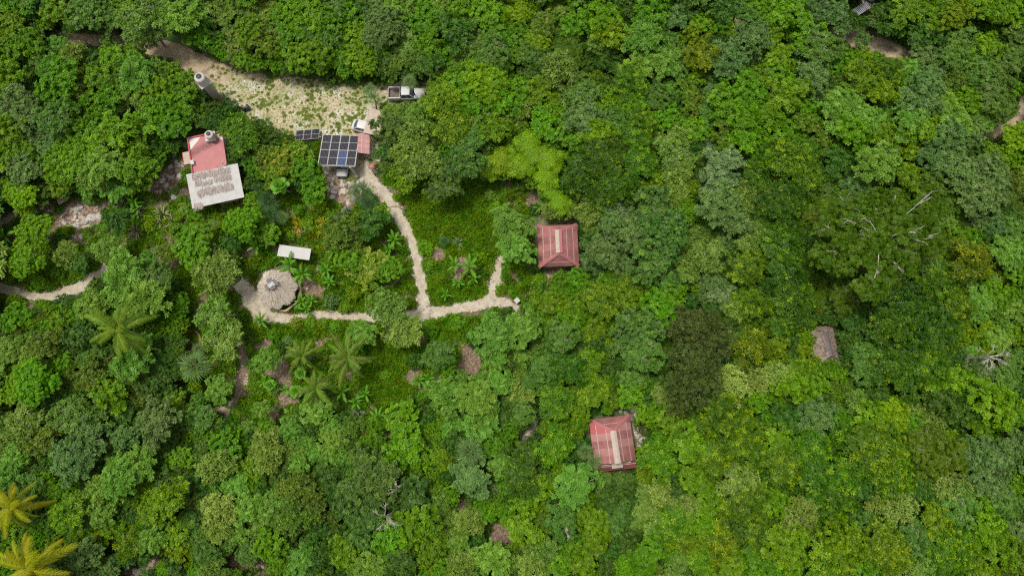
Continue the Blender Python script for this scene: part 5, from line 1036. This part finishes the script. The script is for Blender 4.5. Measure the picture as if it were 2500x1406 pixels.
(2,3): """600 530 280 fe;400 150 190 yb;100 400 200 wd;150 230 150 dk;250 560 160 ye;480 880 180 md;800 870 150 br;100 930 190 br;300 1160 150 ol;200 1310 150 ol;450 1300 160 br;700 1290 160 ye;800 1100 150 ye;1000 850 160 md;930 680 130 dk;1280 600 110 op;1440 590 130 op;1250 790 100 op;1410 960 130 op;1680 730 140 op;1600 890 180 yb;1450 300 190 yb;1780 450 160 br;1900 650 160 br;1050 490 95 md;1110 1310 105 lb;1350 1160 190 br;1950 250 210 wh;1750 130 210 br;2200 110 190 wh;2200 450 180 ol;2250 720 190 wh;2000 1000 160 ws;2080 1160 160 ws;2400 600 160 wh;2380 250 160 wh;2150 1310 180 br;1850 1260 140 yb;1600 1330 140 ol;2400 1000 170 wh;2400 1260 160 br;920 1330 110 dk;600 1100 130 br;620 800 120 br;1150 1050 120 dk;1850 850 140 br;1600 600 110 dk;120 680 130 br;980 550 90 dk;1500 1050 110 yb;1700 1100 120 yb"""}
T33 = """100 200 130 wh;250 110 130 wh;300 270 140 wh;620 120 180 wh;710 220 160 wh;800 110 110 wh;950 120 160 ac;1060 110 90 ye;1230 150 150 sg;1260 290 120 sg;1400 80 90 sg;390 380 110 wh;180 480 110 ol;740 420 110 op;600 390 80 op;1020 330 120 op;580 510 70 md;640 520 60 sg;950 460 120 ye;1100 430 130 md;860 310 110 dk;430 640 150 ye;340 720 120 yb;120 660 150 br;680 670 150 yb;770 760 100 ol;550 770 100 br;830 600 110 md;1050 660 150 wh;990 750 110 wh;1250 530 120 br;1310 650 120 br;1410 560 80 sg;1390 710 100 od;90 780 90 lb;280 790 100 br;1180 760 120 ye;900 770 90 ol;470 210 110 wh;520 300 100 dk;60 60 100 br;450 40 100 wh;830 400 80 dk;1350 400 100 md;30 400 90 br;480 520 90 dk;1410 280 80 br"""
# variants of a species: (base species, colour override)
ALT = {'yb': ('wh', ((.060,.150,.012), (.110,.240,.020), (.270,.420,.045))), 'wd': ('wh', ((.026,.082,.008), (.054,.138,.012), (.200,.320,.03))),
       'ws': ('wh', ((.070,.150,.008), (.140,.240,.014), (.360,.430,.03))), 'yy': ('ye', ((.110,.160,.008), (.210,.270,.014), (.340,.370,.03))),
       'op': ('ol', ((.150,.245,.050), (.250,.370,.085), (.350,.470,.13))), 'sp': ('sg', ((.105,.185,.075), (.175,.270,.110), (.255,.350,.15))),
       'cc': ('sg', ((.055,.130,.030), (.098,.205,.044), (.200,.330,.07))), 'od': ('ol', ((.058,.112,.016), (.108,.190,.028), (.190,.280,.05))),
       'hy': ('vi', ((.090,.210,.012), (.175,.310,.020), (.400,.450,.10))), 'lb': ('li', ((.075,.220,.012), (.145,.340,.025), (.250,.470,.05))),
       'gi': ('ac', ((.046,.105,.008), (.084,.155,.013), (.135,.210,.022))), 'fe2': ('fe', LC['fe'])}
for k, (b, c) in ALT.items():
    SPEC[k] = dict(SPEC[b]); M['leaf_' + k] = leaf_mat('leaf_' + k, *blend(c, .08))
SPEC['lb']['lobe'] = .34; SPEC['cc']['L'] = .26; SPEC['ws']['L'] = .46; SPEC['ws']['ratio'] = .22; SPEC['ws']['gap'] = .5; SPEC['yb']['star'] = .35; SPEC['wd']['star'] = .14; SPEC['hy']['star'] = .3
_gt = gen_tree
PH = {'br': 'bright green leafy tree', 'md': 'mid-green rounded tree', 'dk': 'dark green tree', 'ye': 'yellow-green tree', 'fe': 'fresh light green feathery tree', 'fe2': 'fresh light green feathery tree', 'sg': 'sage-green lobed tree',
      'ol': 'pale olive tree', 'wh': 'green tree with yellow stars', 'yb': 'green tree with yellowish shoots', 'wd': 'deep green yellow-tipped tree', 'ws': 'tree of yellow-green star whorls', 'yy': 'golden yellow-green tree', 'op': 'pale cream-green tree', 'sp': 'silvery sage tree',
      'cc': 'blue-green tree showing pale limbs', 'od': 'dull olive tree', 'hy': 'yellow-flecked thicket bush', 'lb': 'vivid green dense-leaved tree', 'li': 'lime-green tree', 'ac': 'dark flat-layered tree', 'gi': 'giant flat-topped tree with white limbs', 'bn': 'brownish olive tree', 'vi': 'vine-tangled low tree', 'bb': 'bamboo clump'}
entries = []
for (tc_, tr_), s in TILES.items():
    oy = (0, 352, 704, 1054)[tr_]
    for e in s.split(';'):
        a, b, r_, sp = e.split(); entries.append((tc_ * 625 + float(a) / 3.994, oy + float(b) / 3.994, float(r_) / 3.994, sp))
for e in T33.split(';'):
    a, b, r_, sp = e.split(); entries.append((1875 + float(a) / 2.326, 1054 + float(b) / 2.326, float(r_) / 2.326, sp))
KP = np.array(KEEP, dtype=float)
def blocked(px, py, r):
    d = np.hypot(KP[:, 0] - px, KP[:, 1] - py); return bool((d < KP[:, 2] + r).any())
GARDEN = [(-20,470),(130,470),(330,465),(390,400),(460,370),(460,505),(600,500),(640,470),(780,440),(880,430),(1000,420),(1190,430),(1280,420),(1300,540),(1310,700),(1290,760),(1180,790),(1130,860),(1050,960),(930,1030),(700,1010),(620,1050),(510,1010),(440,860),(450,740),(380,640),(250,650),(100,760),(-20,770)]
def inside(poly, x, y):
    x = np.asarray(x); y = np.asarray(y); r_ = np.zeros(x.shape, bool); n = len(poly); j = n - 1
    for i in range(n):
        xi, yi = poly[i]; xj, yj = poly[j]
        r_ ^= ((yi > y) != (yj > y)) & (x < (xj - xi) * (y - yi) / (yj - yi + 1e-9) + xi); j = i
    return r_
LAB = []          # (object, px, py, phrase, radius)
cov = np.zeros((160, 280), bool)       # 10 px cells over -150..2650 x -100..1500
cyy, cxx = np.mgrid[0:160, 0:280]; cxx = cxx * 10 - 150 + 5; cyy = cyy * 10 - 100 + 5
def mark(px, py, r): cov[(cxx - px) ** 2 + (cyy - py) ** 2 < r * r] = True
trees, shrubs = [], []
KB = np.array(KEEPB, float); fixed = []
for px, py, r, sp in entries:
    d = (np.hypot(KB[:, 0] - px, KB[:, 1] - py) - KB[:, 2]).min()
    if d < r * 1.08:
        if d < 11: continue
        r = d / 1.08
    if 560 < px < 1000 and 120 < py < 200: py -= 13; r *= .86
    fixed.append((px, py, r, sp))
for px, py, r, sp in fixed:
    in_g = bool(inside(GARDEN, px, py))
    (shrubs if (r < 24 and in_g) or r < 16.5 else trees).append((px, py, r, sp)); mark(px, py, r * .9)
# forest gaps between the trees above: smaller trees
cand = [(cxx[i, j], cyy[i, j]) for i in range(160) for j in range(280)]; rnd.shuffle(cand)
extra = []
for px, py in cand:
    i, j = int((py + 100) // 10), int((px + 150) // 10)
    if cov[i, j] or inside(GARDEN, px, py) or inside(CLEAR, px, py): continue
    out = px < -30 or px > 2530 or py < -30 or py > 1436
    r = rnd.uniform(34, 58) if out else rnd.uniform(16, 26)
    if blocked(px, py, r * .95) or any(inside(CLEAR, px + dx_ * r, py + dy_ * r) for dx_, dy_ in ((1, 0), (-1, 0), (0, 1), (0, -1), (.7, .7), (-.7, .7))): continue
    near = sorted(entries, key=lambda e: (e[0] - px) ** 2 + (e[1] - py) ** 2)[rnd.randrange(4)][3]
    near = {'gi': 'ac', 'bn': 'od', 'fe2': 'fe', 'hy': 'br', 'vi': 'br'}.get(near, near)
    extra.append((px, py, r, near if rnd.random() < .7 else 'dk')); mark(px, py, r * .95)
allt = sorted(trees, key=lambda t: -t[2])
indiv = allt[:300]; rest = allt[300:] + extra
CLR = {k: v[0] for k, v in CLS.items()}
def pick(px, py, rpx, sp):
    r = rpx * mpp(px, py, 5) * 1.02; cl = 'X' if sp in ('gi',) else min(('S', 'M', 'L'), key=lambda c: abs(math.log(CLR[c] / r)))
    return cl, r / CLR[cl]
PROTO = {}
nv = {'br': 4, 'fe': 3, 'wh': 2, 'sg': 3, 'ol': 3, 'md': 2, 'cc': 2, 'dk': 2, 'ye': 2, 'yb': 2, 'wd': 2}
for px, py, rpx, sp in indiv:
    cl, s = pick(px, py, rpx, sp); var = rnd.randrange(nv.get(sp, 1) if cl != 'S' else 1); crown, trunk = tree_data(sp, cl, var)
    sz = s ** .75 * rnd.uniform(.9, 1.12)
    if sp in ('vi', 'hy'): sz *= .62
    elif 540 < px < 1030 and 95 < py < 200: sz *= .6
    c = U(px, py, CLS[cl][1] * sz * .84)
    o = empty('tree', (c.x, c.y, 0), rnd.uniform(0, 6.28), (s, s * rnd.uniform(.92, 1.08), sz))
    a = obj('trunk', trunk, o); b = obj('crown', crown, o); PROTO.setdefault((sp, cl), b)
    tag(o, None, 'tree', 'forest trees'); LAB.append((o, px, py, PH[sp], s * CLR[cl]))
SPROTO = {}
for px, py, rpx, sp in shrubs:
    sp = {'gi': 'br', 'cc': 'dk', 'bn': 'od', 'fe2': 'fe', 'ws': 'ye', 'wd': 'dk', 'yb': 'br'}.get(sp, sp); f_, st = shrub_data(sp, rnd.randrange(2)); s = rpx * mpp(px, py, .8); c = U(px, py, .7 * s)
    o = empty('shrub', (c.x, c.y, 0), rnd.uniform(0, 6.28), (s, s, s * rnd.uniform(.8, 1.3))); obj('stem', st, o); b = obj('foliage', f_, o); SPROTO.setdefault(sp, b)
    tag(o, None, 'shrub', 'garden shrubs'); LAB.append((o, px, py, PH[sp].replace('tree', 'shrub').replace('bush', 'shrub'), s))

# bamboo
for px, py, r in ((1285,355,30),(1310,385,30),(1345,395,32),(1268,412,30),(1225,400,30),(1335,440,30),(1370,500,27),(1345,470,24),(1250,380,22),(1200,420,24)):
    crown, trunk = tree_data('bb', 'S', 0); s = r * mpp(px, py, 4) / 1.5; c = U(px, py, 3.2 * s); o = empty('bamboo_clump', (c.x, c.y, 0), rnd.uniform(0, 6), (s, s, s)); obj('cane', trunk, o); obj('foliage', crown, o); tag(o, None, 'bamboo', 'bamboo clumps'); LAB.append((o, px, py, PH['bb'], s))
# coconut palms
for px, py, r, kd, h, ph in ((292,803,80,'g',7.5,'green coconut palm'),(848,872,62,'b',6,'large coconut palm with browning frond tips'),(772,945,52,'b',5,'mid-sized coconut palm with dry frond tips'),(738,868,44,'b',3.5,'small coconut palm'),(72,1385,112,'y',8,'huge yellow coconut palm'),(30,1238,66,'y',7,'yellowing coconut palm'),(838,1390,1,'g',1,'')):
    if not ph: continue
    o = leafy('coconut_palm', px, py, r, h, FR[kd], 20, 3.6, None, 'palm', 'coconut palms', (62, -12), 'frond', (.17, .12, M['bark'])); LAB.append((o, px, py, ph, 4))
# fan palms
for px, py, r, h, kd in ((478,893,42,4.5,'l'),(486,853,20,3.2,'l'),(1000,203,24,5.0,'l'),(905,222,22,4,'l'),(915,243,20,3.4,'l'),(1428,1103,24,3.6,'l'),(1450,1127,24,4.0,'l'),(1147,1103,40,5.5,'l'),(656,492,32,2.4,'d'),(662,528,32,2.4,'d'),(690,533,20,2,'l'),(884,474,36,2.6,'d'),(905,500,26,2.2,'d'),(640,470,24,2.2,'d'),(552,310,14,2.0,'d'),(1085,590,16,1.4,'d')):
    o = leafy('fan_palm', px, py, r, h, FAN[kd], 13, 2.1, None, 'palm', 'fan palms', (75, -20), 'fan_leaf', (.10, .08, M['bark_dark'])); LAB.append((o, px, py, 'grey-green fan palm' if kd == 'l' else 'dark fan palm', r))
# banana plants
for px, py, r, h in ((708,648,34,1.9),(738,672,34,1.8),(720,690,22,1.4),(628,603,30,1.8),(655,592,24,1.6),(1145,652,40,1.9),(1112,648,28,1.6),(1118,692,20,1.0),(1155,680,22,1.2),(760,735,22,1.2),(737,738,24,1.2),(748,755,20,1.0),(835,957,32,1.5),(893,962,26,1.3),(870,983,24,1.2),(1022,928,30,1.6),(1046,922,22,1.4),(922,1018,36,1.8),(1318,507,24,1.4),(1412,1045,32,1.9),(330,498,26,1.2),(338,510,22,1.0),(14,578,32,1.5),(638,783,28,1.4),(545,1045,30,1.5),(963,588,30,1.5),(950,610,20,1.2),(712,1010,24,1.3),(648,928,26,1.2),(700,950,22,1.1),(798,660,26,1.2),(806,690,26,1.2),(815,615,24,1.1),(480,560,22,1.2),(1090,720,20,.9),(395,1385,20,1.2),(875,850,20,1.2),(580,635,20,1.4)):
    o = leafy('banana_plant', px, py, r, h, BAN, rnd.randint(8, 11), 2.1, None, 'banana plant', 'banana plants', (62, 2), 'leaf', (.10, .07, M['bark_dark'])); LAB.append((o, px, py, 'banana plant with broad arching leaves', r))
# papayas
for px, py, r, h in ((684,455,26,4.2),(660,940,17,1.6),(722,955,19,1.8),(735,912,17,1.6)):
    o = leafy('papaya_plant', px, py, r, h, [PAP], 22, 1.2, None, 'papaya', 'papaya plants', (70, -15), 'leaf', (.09, .07, M['bark'])); LAB.append((o, px, py, 'slender papaya plant with leaf tuft', r))
# sword-leaved plants
for px, py, r, kd in ((567,268,20,'agave'),(1528,995,12,'agave'),(832,530,26,'agave'),(850,515,20,'agave'),(875,1003,26,'agave'),(1120,592,20,'agave'),(465,575,20,'agave'),(795,515,20,'croton'),(790,545,22,'croton'),(785,562,20,'croton'),(730,555,22,'croton'),(722,575,18,'croton'),(765,575,18,'croton'),(795,575,18,'croton'),(725,540,16,'croton'),(790,605,16,'croton'),(400,525,28,'blade'),(425,545,28,'blade'),(335,565,28,'blade'),(340,525,22,'blade'),(395,545,22,'blade'),(300,505,26,'agave'),(280,495,20,'blade'),(545,245,16,'blade'),(530,250,14,'croton'),(548,235,16,'blade')):
    o = leafy('sword_plant', px, py, r, .15, SWORD[kd], 22, .95, None, 'plant', 'sword-leaved plants', (70, 10), 'leaf'); LAB.append((o, px, py, {'agave': 'grey-green agave rosette', 'croton': 'yellow croton plant', 'blade': 'pale long-leaved grass clump'}[kd], r))
# bare branches
def bare(px, py, rpx, h, label, seed, n=9):
    r = random.Random(seed); c = U(px, py, h); s = rpx * mpp(px, py, h); o = empty('bare_tree', (c.x, c.y, 0)); tag(o, label, 'tree')
    MB().tube([(0, 0, -.1), (.3, .1, h * .5), (0, 0, h * .8)], [.22, .17, .13], 7).build('trunk', M['bark'], o)
    for k in range(n):
        a = r.uniform(0, 6.28); L = s * r.uniform(.6, 1.05); mb = MB(); p0 = Vector((0, 0, h * .8)); p1 = Vector((math.cos(a) * L * .5, math.sin(a) * L * .5, h + r.uniform(.1, .5))); a2 = a + r.uniform(-.6, .6); p2 = p1 + Vector((math.cos(a2), math.sin(a2), r.uniform(-.1, .3))) * L * .5
        pm = p0.lerp(p1, .5) + Vector((r.uniform(-.2, .2), r.uniform(-.2, .2), .2)); mb.tube([p0, pm, p1, p2], [.08, .06, .04, .015], 5)
        for _ in range(4):
            a3 = a2 + r.uniform(-1.2, 1.2); q = p1.lerp(p2, r.random()); e = q + Vector((math.cos(a3), math.sin(a3), r.uniform(0, .3))) * L * r.uniform(.2, .45); mb.tube([q, q.lerp(e, .5) + Vector((r.uniform(-.1, .1), r.uniform(-.1, .1), .06)), e], [.035, .025, .01], 4, False)
        mb.build('branch', M['bark'], o)
bare(940, 1262, 36, 8.5, 'bare forked white branches standing out of the blue-green crown near the bottom', 3, 8)
bare(2418, 868, 44, 8, 'bare tangled pale branches near the right edge', 5, 13)
bare(1385, 1300, 14, 8, 'small bare grey branches below the fresh light green tree', 6, 5)
bare(2462, 142, 1, 1, 'x', 1, 1) if False else None
bare(965, 1192, 18, 8.8, 'short bare stub branches above the forked white branches', 8, 5)

# ------------------------------------------------------------------ stuff scattered with geometry nodes
def scatter(name, pts, kinds, scales, rots, protos, label):
    me = bpy.data.meshes.new(name); me.vertices.add(len(pts)); me.vertices.foreach_set('co', np.asarray(pts, np.float32).ravel())
    for nm, ty, dat in (('sc', 'FLOAT_VECTOR', scales), ('rz', 'FLOAT', rots), ('kd', 'INT', kinds)):
        a = me.attributes.new(nm, ty, 'POINT'); a.data.foreach_set('vector' if ty == 'FLOAT_VECTOR' else 'value', np.asarray(dat, np.int32 if ty == 'INT' else np.float32).ravel())
    o = obj(name, me); tag(o, label, None, None, 'stuff')
    g = bpy.data.node_groups.new(name, 'GeometryNodeTree'); g.interface.new_socket('Geometry', in_out='INPUT', socket_type='NodeSocketGeometry'); g.interface.new_socket('Geometry', in_out='OUTPUT', socket_type='NodeSocketGeometry')
    gi = g.nodes.new('NodeGroupInput'); go = g.nodes.new('NodeGroupOutput'); jn = g.nodes.new('GeometryNodeJoinGeometry')
    def attr(nm, ty): n = g.nodes.new('GeometryNodeInputNamedAttribute'); n.data_type = ty; n.inputs['Name'].default_value = nm; return n.outputs['Attribute']
    sc_, rz_, kd_ = attr('sc', 'FLOAT_VECTOR'), attr('rz', 'FLOAT'), attr('kd', 'INT'); cx = g.nodes.new('ShaderNodeCombineXYZ'); g.links.new(rz_, cx.inputs['Z'])
    for i, pr in enumerate(protos):
        eq = g.nodes.new('FunctionNodeCompare'); eq.data_type = 'INT'; eq.operation = 'EQUAL'; g.links.new(kd_, eq.inputs[2]); eq.inputs[3].default_value = i
        oi = g.nodes.new('GeometryNodeObjectInfo'); oi.transform_space = 'ORIGINAL'; oi.inputs['Object'].default_value = pr; oi.inputs['As Instance'].default_value = False
        ip = g.nodes.new('GeometryNodeInstanceOnPoints'); g.links.new(gi.outputs[0], ip.inputs['Points']); g.links.new(eq.outputs[0], ip.inputs['Selection']); g.links.new(oi.outputs['Geometry'], ip.inputs['Instance']); g.links.new(cx.outputs[0], ip.inputs['Rotation']); g.links.new(sc_, ip.inputs['Scale']); g.links.new(ip.outputs[0], jn.inputs[0])
    g.links.new(jn.outputs[0], go.inputs[0]); md = o.modifiers.new('scatter', 'NODES'); md.node_group = g
    return o
# smaller and out-of-frame trees read as one mass
keys = list(PROTO.keys()); pts, kd, sc_, rz = [], [], [], []
for px, py, rpx, sp in rest:
    cl, s = pick(px, py, rpx, sp); ks = [k for k in keys if k[0] == sp] or [k for k in keys if k[0] == 'br']; k = min(ks, key=lambda q: abs(ord(q[1]) - ord(cl))) if (sp, cl) not in PROTO else (sp, cl)
    s = rpx * mpp(px, py, 5) * 1.04 / CLR[k[1]]; sz = s ** .6 * rnd.uniform(.78, 1.02); c = U(px, py, CLS[k[1]][1] * sz * .84); pts.append((c.x, c.y, 0)); kd.append(keys.index(k)); sc_.append((s, s, sz)); rz.append(rnd.uniform(0, 6.28))
scatter('forest_filler', pts, kd, sc_, rz, [PROTO[k] for k in keys], 'small forest trees filling the gaps of the canopy')
print('tris', sum(sum(len(p_.vertices) - 2 for p_ in m_.polygons) if len(m_.polygons) < 2000 else 2 * len(m_.polygons) for m_ in bpy.data.meshes)); print('trees', len(trees), 'indiv', len(indiv), 'rest', len(rest), 'extra', len(extra), 'shrubs', len(shrubs))
# low plants: one sample of each kind stands in the garden, the rest are scattered
def sample(name, mesh, px, py, label):
    o = obj(name, mesh, None, U(px, py, 0)); tag(o, label, 'plant'); return o
und = [clump(s, 1.1, 1.3, 75, .26, .5, M['under']) for s in (1, 2)]; low = [clump(s, .5, .42, 60, .13, .55, M['cover']) for s in (3, 4)] + [clump(5, .42, .6, 40, .2, .35, M['cover'], (15, 60))]
gr = [clump(s, .30, .05, 30, .18, .30, M['grass'], (62, 92)) for s in (6, 7)]; dl = [clump(8, .5, .05, 26, .13, .45, M['dry_leaf'], (70, 95))]
U1 = [sample('undergrowth_plant', und[0], 1120, 980, 'leafy understory plant left of the light green trees'), sample('undergrowth_plant', und[1], 1010, 985, 'leafy understory plant right of the upper banana plant')]
L1 = [sample('herb', m_, a, b, l) for m_, a, b, l in zip(low, (1080, 1120, 960), (520, 540, 870), ('small herb in the green cover right of the path', 'small herb in the green cover left of the light green tree', 'taller herb right of the large coconut palm'))]
G1 = [sample('grass_tuft', m_, a, 240, l) for m_, a, l in zip(gr, (700, 760), ('grass tuft in the left half of the clearing', 'grass tuft in the middle of the clearing'))]; D1 = [sample('leaf_litter_patch', dl[0], 700, 905, 'dry leaf litter between the small coconut palms')]
def spread(n, region, keepr, box=(-92, 92, -30, 82)):
    out = []
    x = rng.uniform(box[0], box[1], n); y = rng.uniform(box[2], box[3], n); px, py = P(x, y, 0.0)
    ok = region(px, py)
    for i in np.nonzero(ok)[0]:
        if keepr is not None and blocked(px[i], py[i], keepr): continue
        out.append((x[i], y[i], 0.0))
    return out
def emit(name, pts, protos, lo, hi, label, zf=(.8, 1.3)):
    n = len(pts); s = rng.uniform(lo, hi, n); scatter(name, pts, rng.integers(0, len(protos), n), np.stack([s, s, s * rng.uniform(zf[0], zf[1], n)], 1), rng.uniform(0, 6.28, n), protos, label)
notg = lambda a, b: ~inside(GARDEN, a, b) & ~inside(CLEAR, a, b)
emit('undergrowth', spread(14000, notg, 9), U1, .6, 1.3, 'dark leafy undergrowth on the forest floor')
LUSH = [[(985,430),(1190,440),(1215,560),(1205,640),(1060,660),(1040,600),(1010,560)], [(880,850),(1010,830),(1010,960),(930,1000),(880,960)], [(640,790),(900,790),(900,815),(650,820)], [(680,740),(1010,730),(1010,755),(690,755)], [(1060,790),(1240,770),(1180,800),(1070,820)], [(1050,690),(1180,690),(1180,730),(1060,745)], [(560,400),(780,350),(780,440),(640,470),(600,440)]]
lush = lambda a, b: np.any([inside(q, a, b) for q in LUSH], axis=0)
emit('ground_cover', spread(48000, lush, 5, (-44, 4, -6, 46)), L1, .6, 1.2, 'dense bright green creeping ground cover in the garden')
garden = lambda a, b: inside(GARDEN, a, b) & ~lush(a, b) & ((np.sin(a * .085 + np.sin(b * .09) * 2) + np.sin(b * .11 + a * .05) + rng.normal(0, .45, np.shape(a))) > np.where((a < 480) & (b < 660), .35, -.35))
emit('garden_herbs', spread(34000, garden, 4, (-80, 6, -8, 44)), L1, .6, 1.4, 'mixed low herbs on the garden soil')
clr = lambda a, b: inside(CLEAR, a, b) & ((np.sin(a * .05 + b * .03) + np.sin(b * .09 - a * .023) + rng.normal(0, 1.4, np.shape(a))) > .5)
KP = np.array([k for k in KEEP if not (k[0] < 1000 and k[2] > 20)], float)
emit('grass', spread(8500, clr, 2, (-52, -9, 28, 66)), G1, .3, .95, 'thin grass growing on the sandy clearing')
litr = lambda a, b: inside(GARDEN, a, b); KP = np.array(KEEP, float)
emit('leaf_litter', spread(8000, litr, 1, (-80, 6, -8, 44)), D1, .6, 1.3, 'brown fallen leaves on the garden soil')

# ------------------------------------------------------------------ labels that single out each plant
LM = [(505,375,'the red flat roof'),(528,455,'the white thatch-strewn roof'),(828,368,'the solar carport'),(510,205,'the water tower'),(985,226,'the white pickup'),(676,703,'the round hut'),(718,616,'the white slab roof'),(1362,600,'the hipped red cabin'),(1497,1085,'the lower red cabin'),(2012,840,'the small thatched shelter'),(2138,590,'the giant flat-topped tree'),(2105,20,'the grey slatted roof'),(2150,115,'the upper right track'),(2450,322,'the right edge track'),(100,720,'the left curved path'),(200,525,'the dry gully'),(72,1385,'the huge yellow palm'),(292,803,'the green coconut palm'),(848,872,'the large browning palm'),(940,1255,'the forked white branches'),(2418,868,'the bare tangled branches'),(1710,880,'the brownish olive trees'),(1310,400,'the bamboo'),(1262,737,'the white pillar'),(1033,765,'the path junction'),(0,0,'the top left corner'),(2500,0,'the top right corner'),(2500,1406,'the bottom right corner'),(1250,0,'the top edge centre'),(1250,1406,'the bottom edge centre'),(1900,1406,'the lower edge right'),(600,1406,'the lower edge left'),(0,1050,'the left edge'),(2500,1000,'the lower right edge'),(220,97,'the upper left track'),(700,240,'the sandy clearing'),(597,920,'the brown stony path'),(1720,0,'the upper edge')]
SIZED = lambda r: 'small' if r < 1.9 else 'medium' if r < 3.0 else 'large'
gl = defaultdict(list)
for o, px, py, ph, r in LAB:
    best = min(LM, key=lambda l: math.hypot(l[0] - px, l[1] - py) + (1e9 if math.hypot(l[0] - px, l[1] - py) < 6 else 0)); dx, dy = px - best[0], py - best[1]; a = math.degrees(math.atan2(-dy, dx)) % 360
    d = ('right of', 'upper right of', 'above', 'upper left of', 'left of', 'lower left of', 'below', 'lower right of')[int(((a + 22.5) % 360) // 45)]
    size = SIZED(r) + ' ' if o.name.startswith('tree') and 'giant' not in ph else ''
    gl[(size + ph, d, best[2])].append((math.hypot(dx, dy), o))
for (ph, d, lm), ls in gl.items():
    ls.sort(key=lambda q: q[0])
    for i, (_, o) in enumerate(ls): o['label'] = '%s %s %s' % (ph, d, lm) if len(ls) == 1 else '%s, %snearest %s %s' % (ph.replace('yellow leaf', 'yellow') if len(ph.split()) > 7 else ph, ordn(i), d, lm)
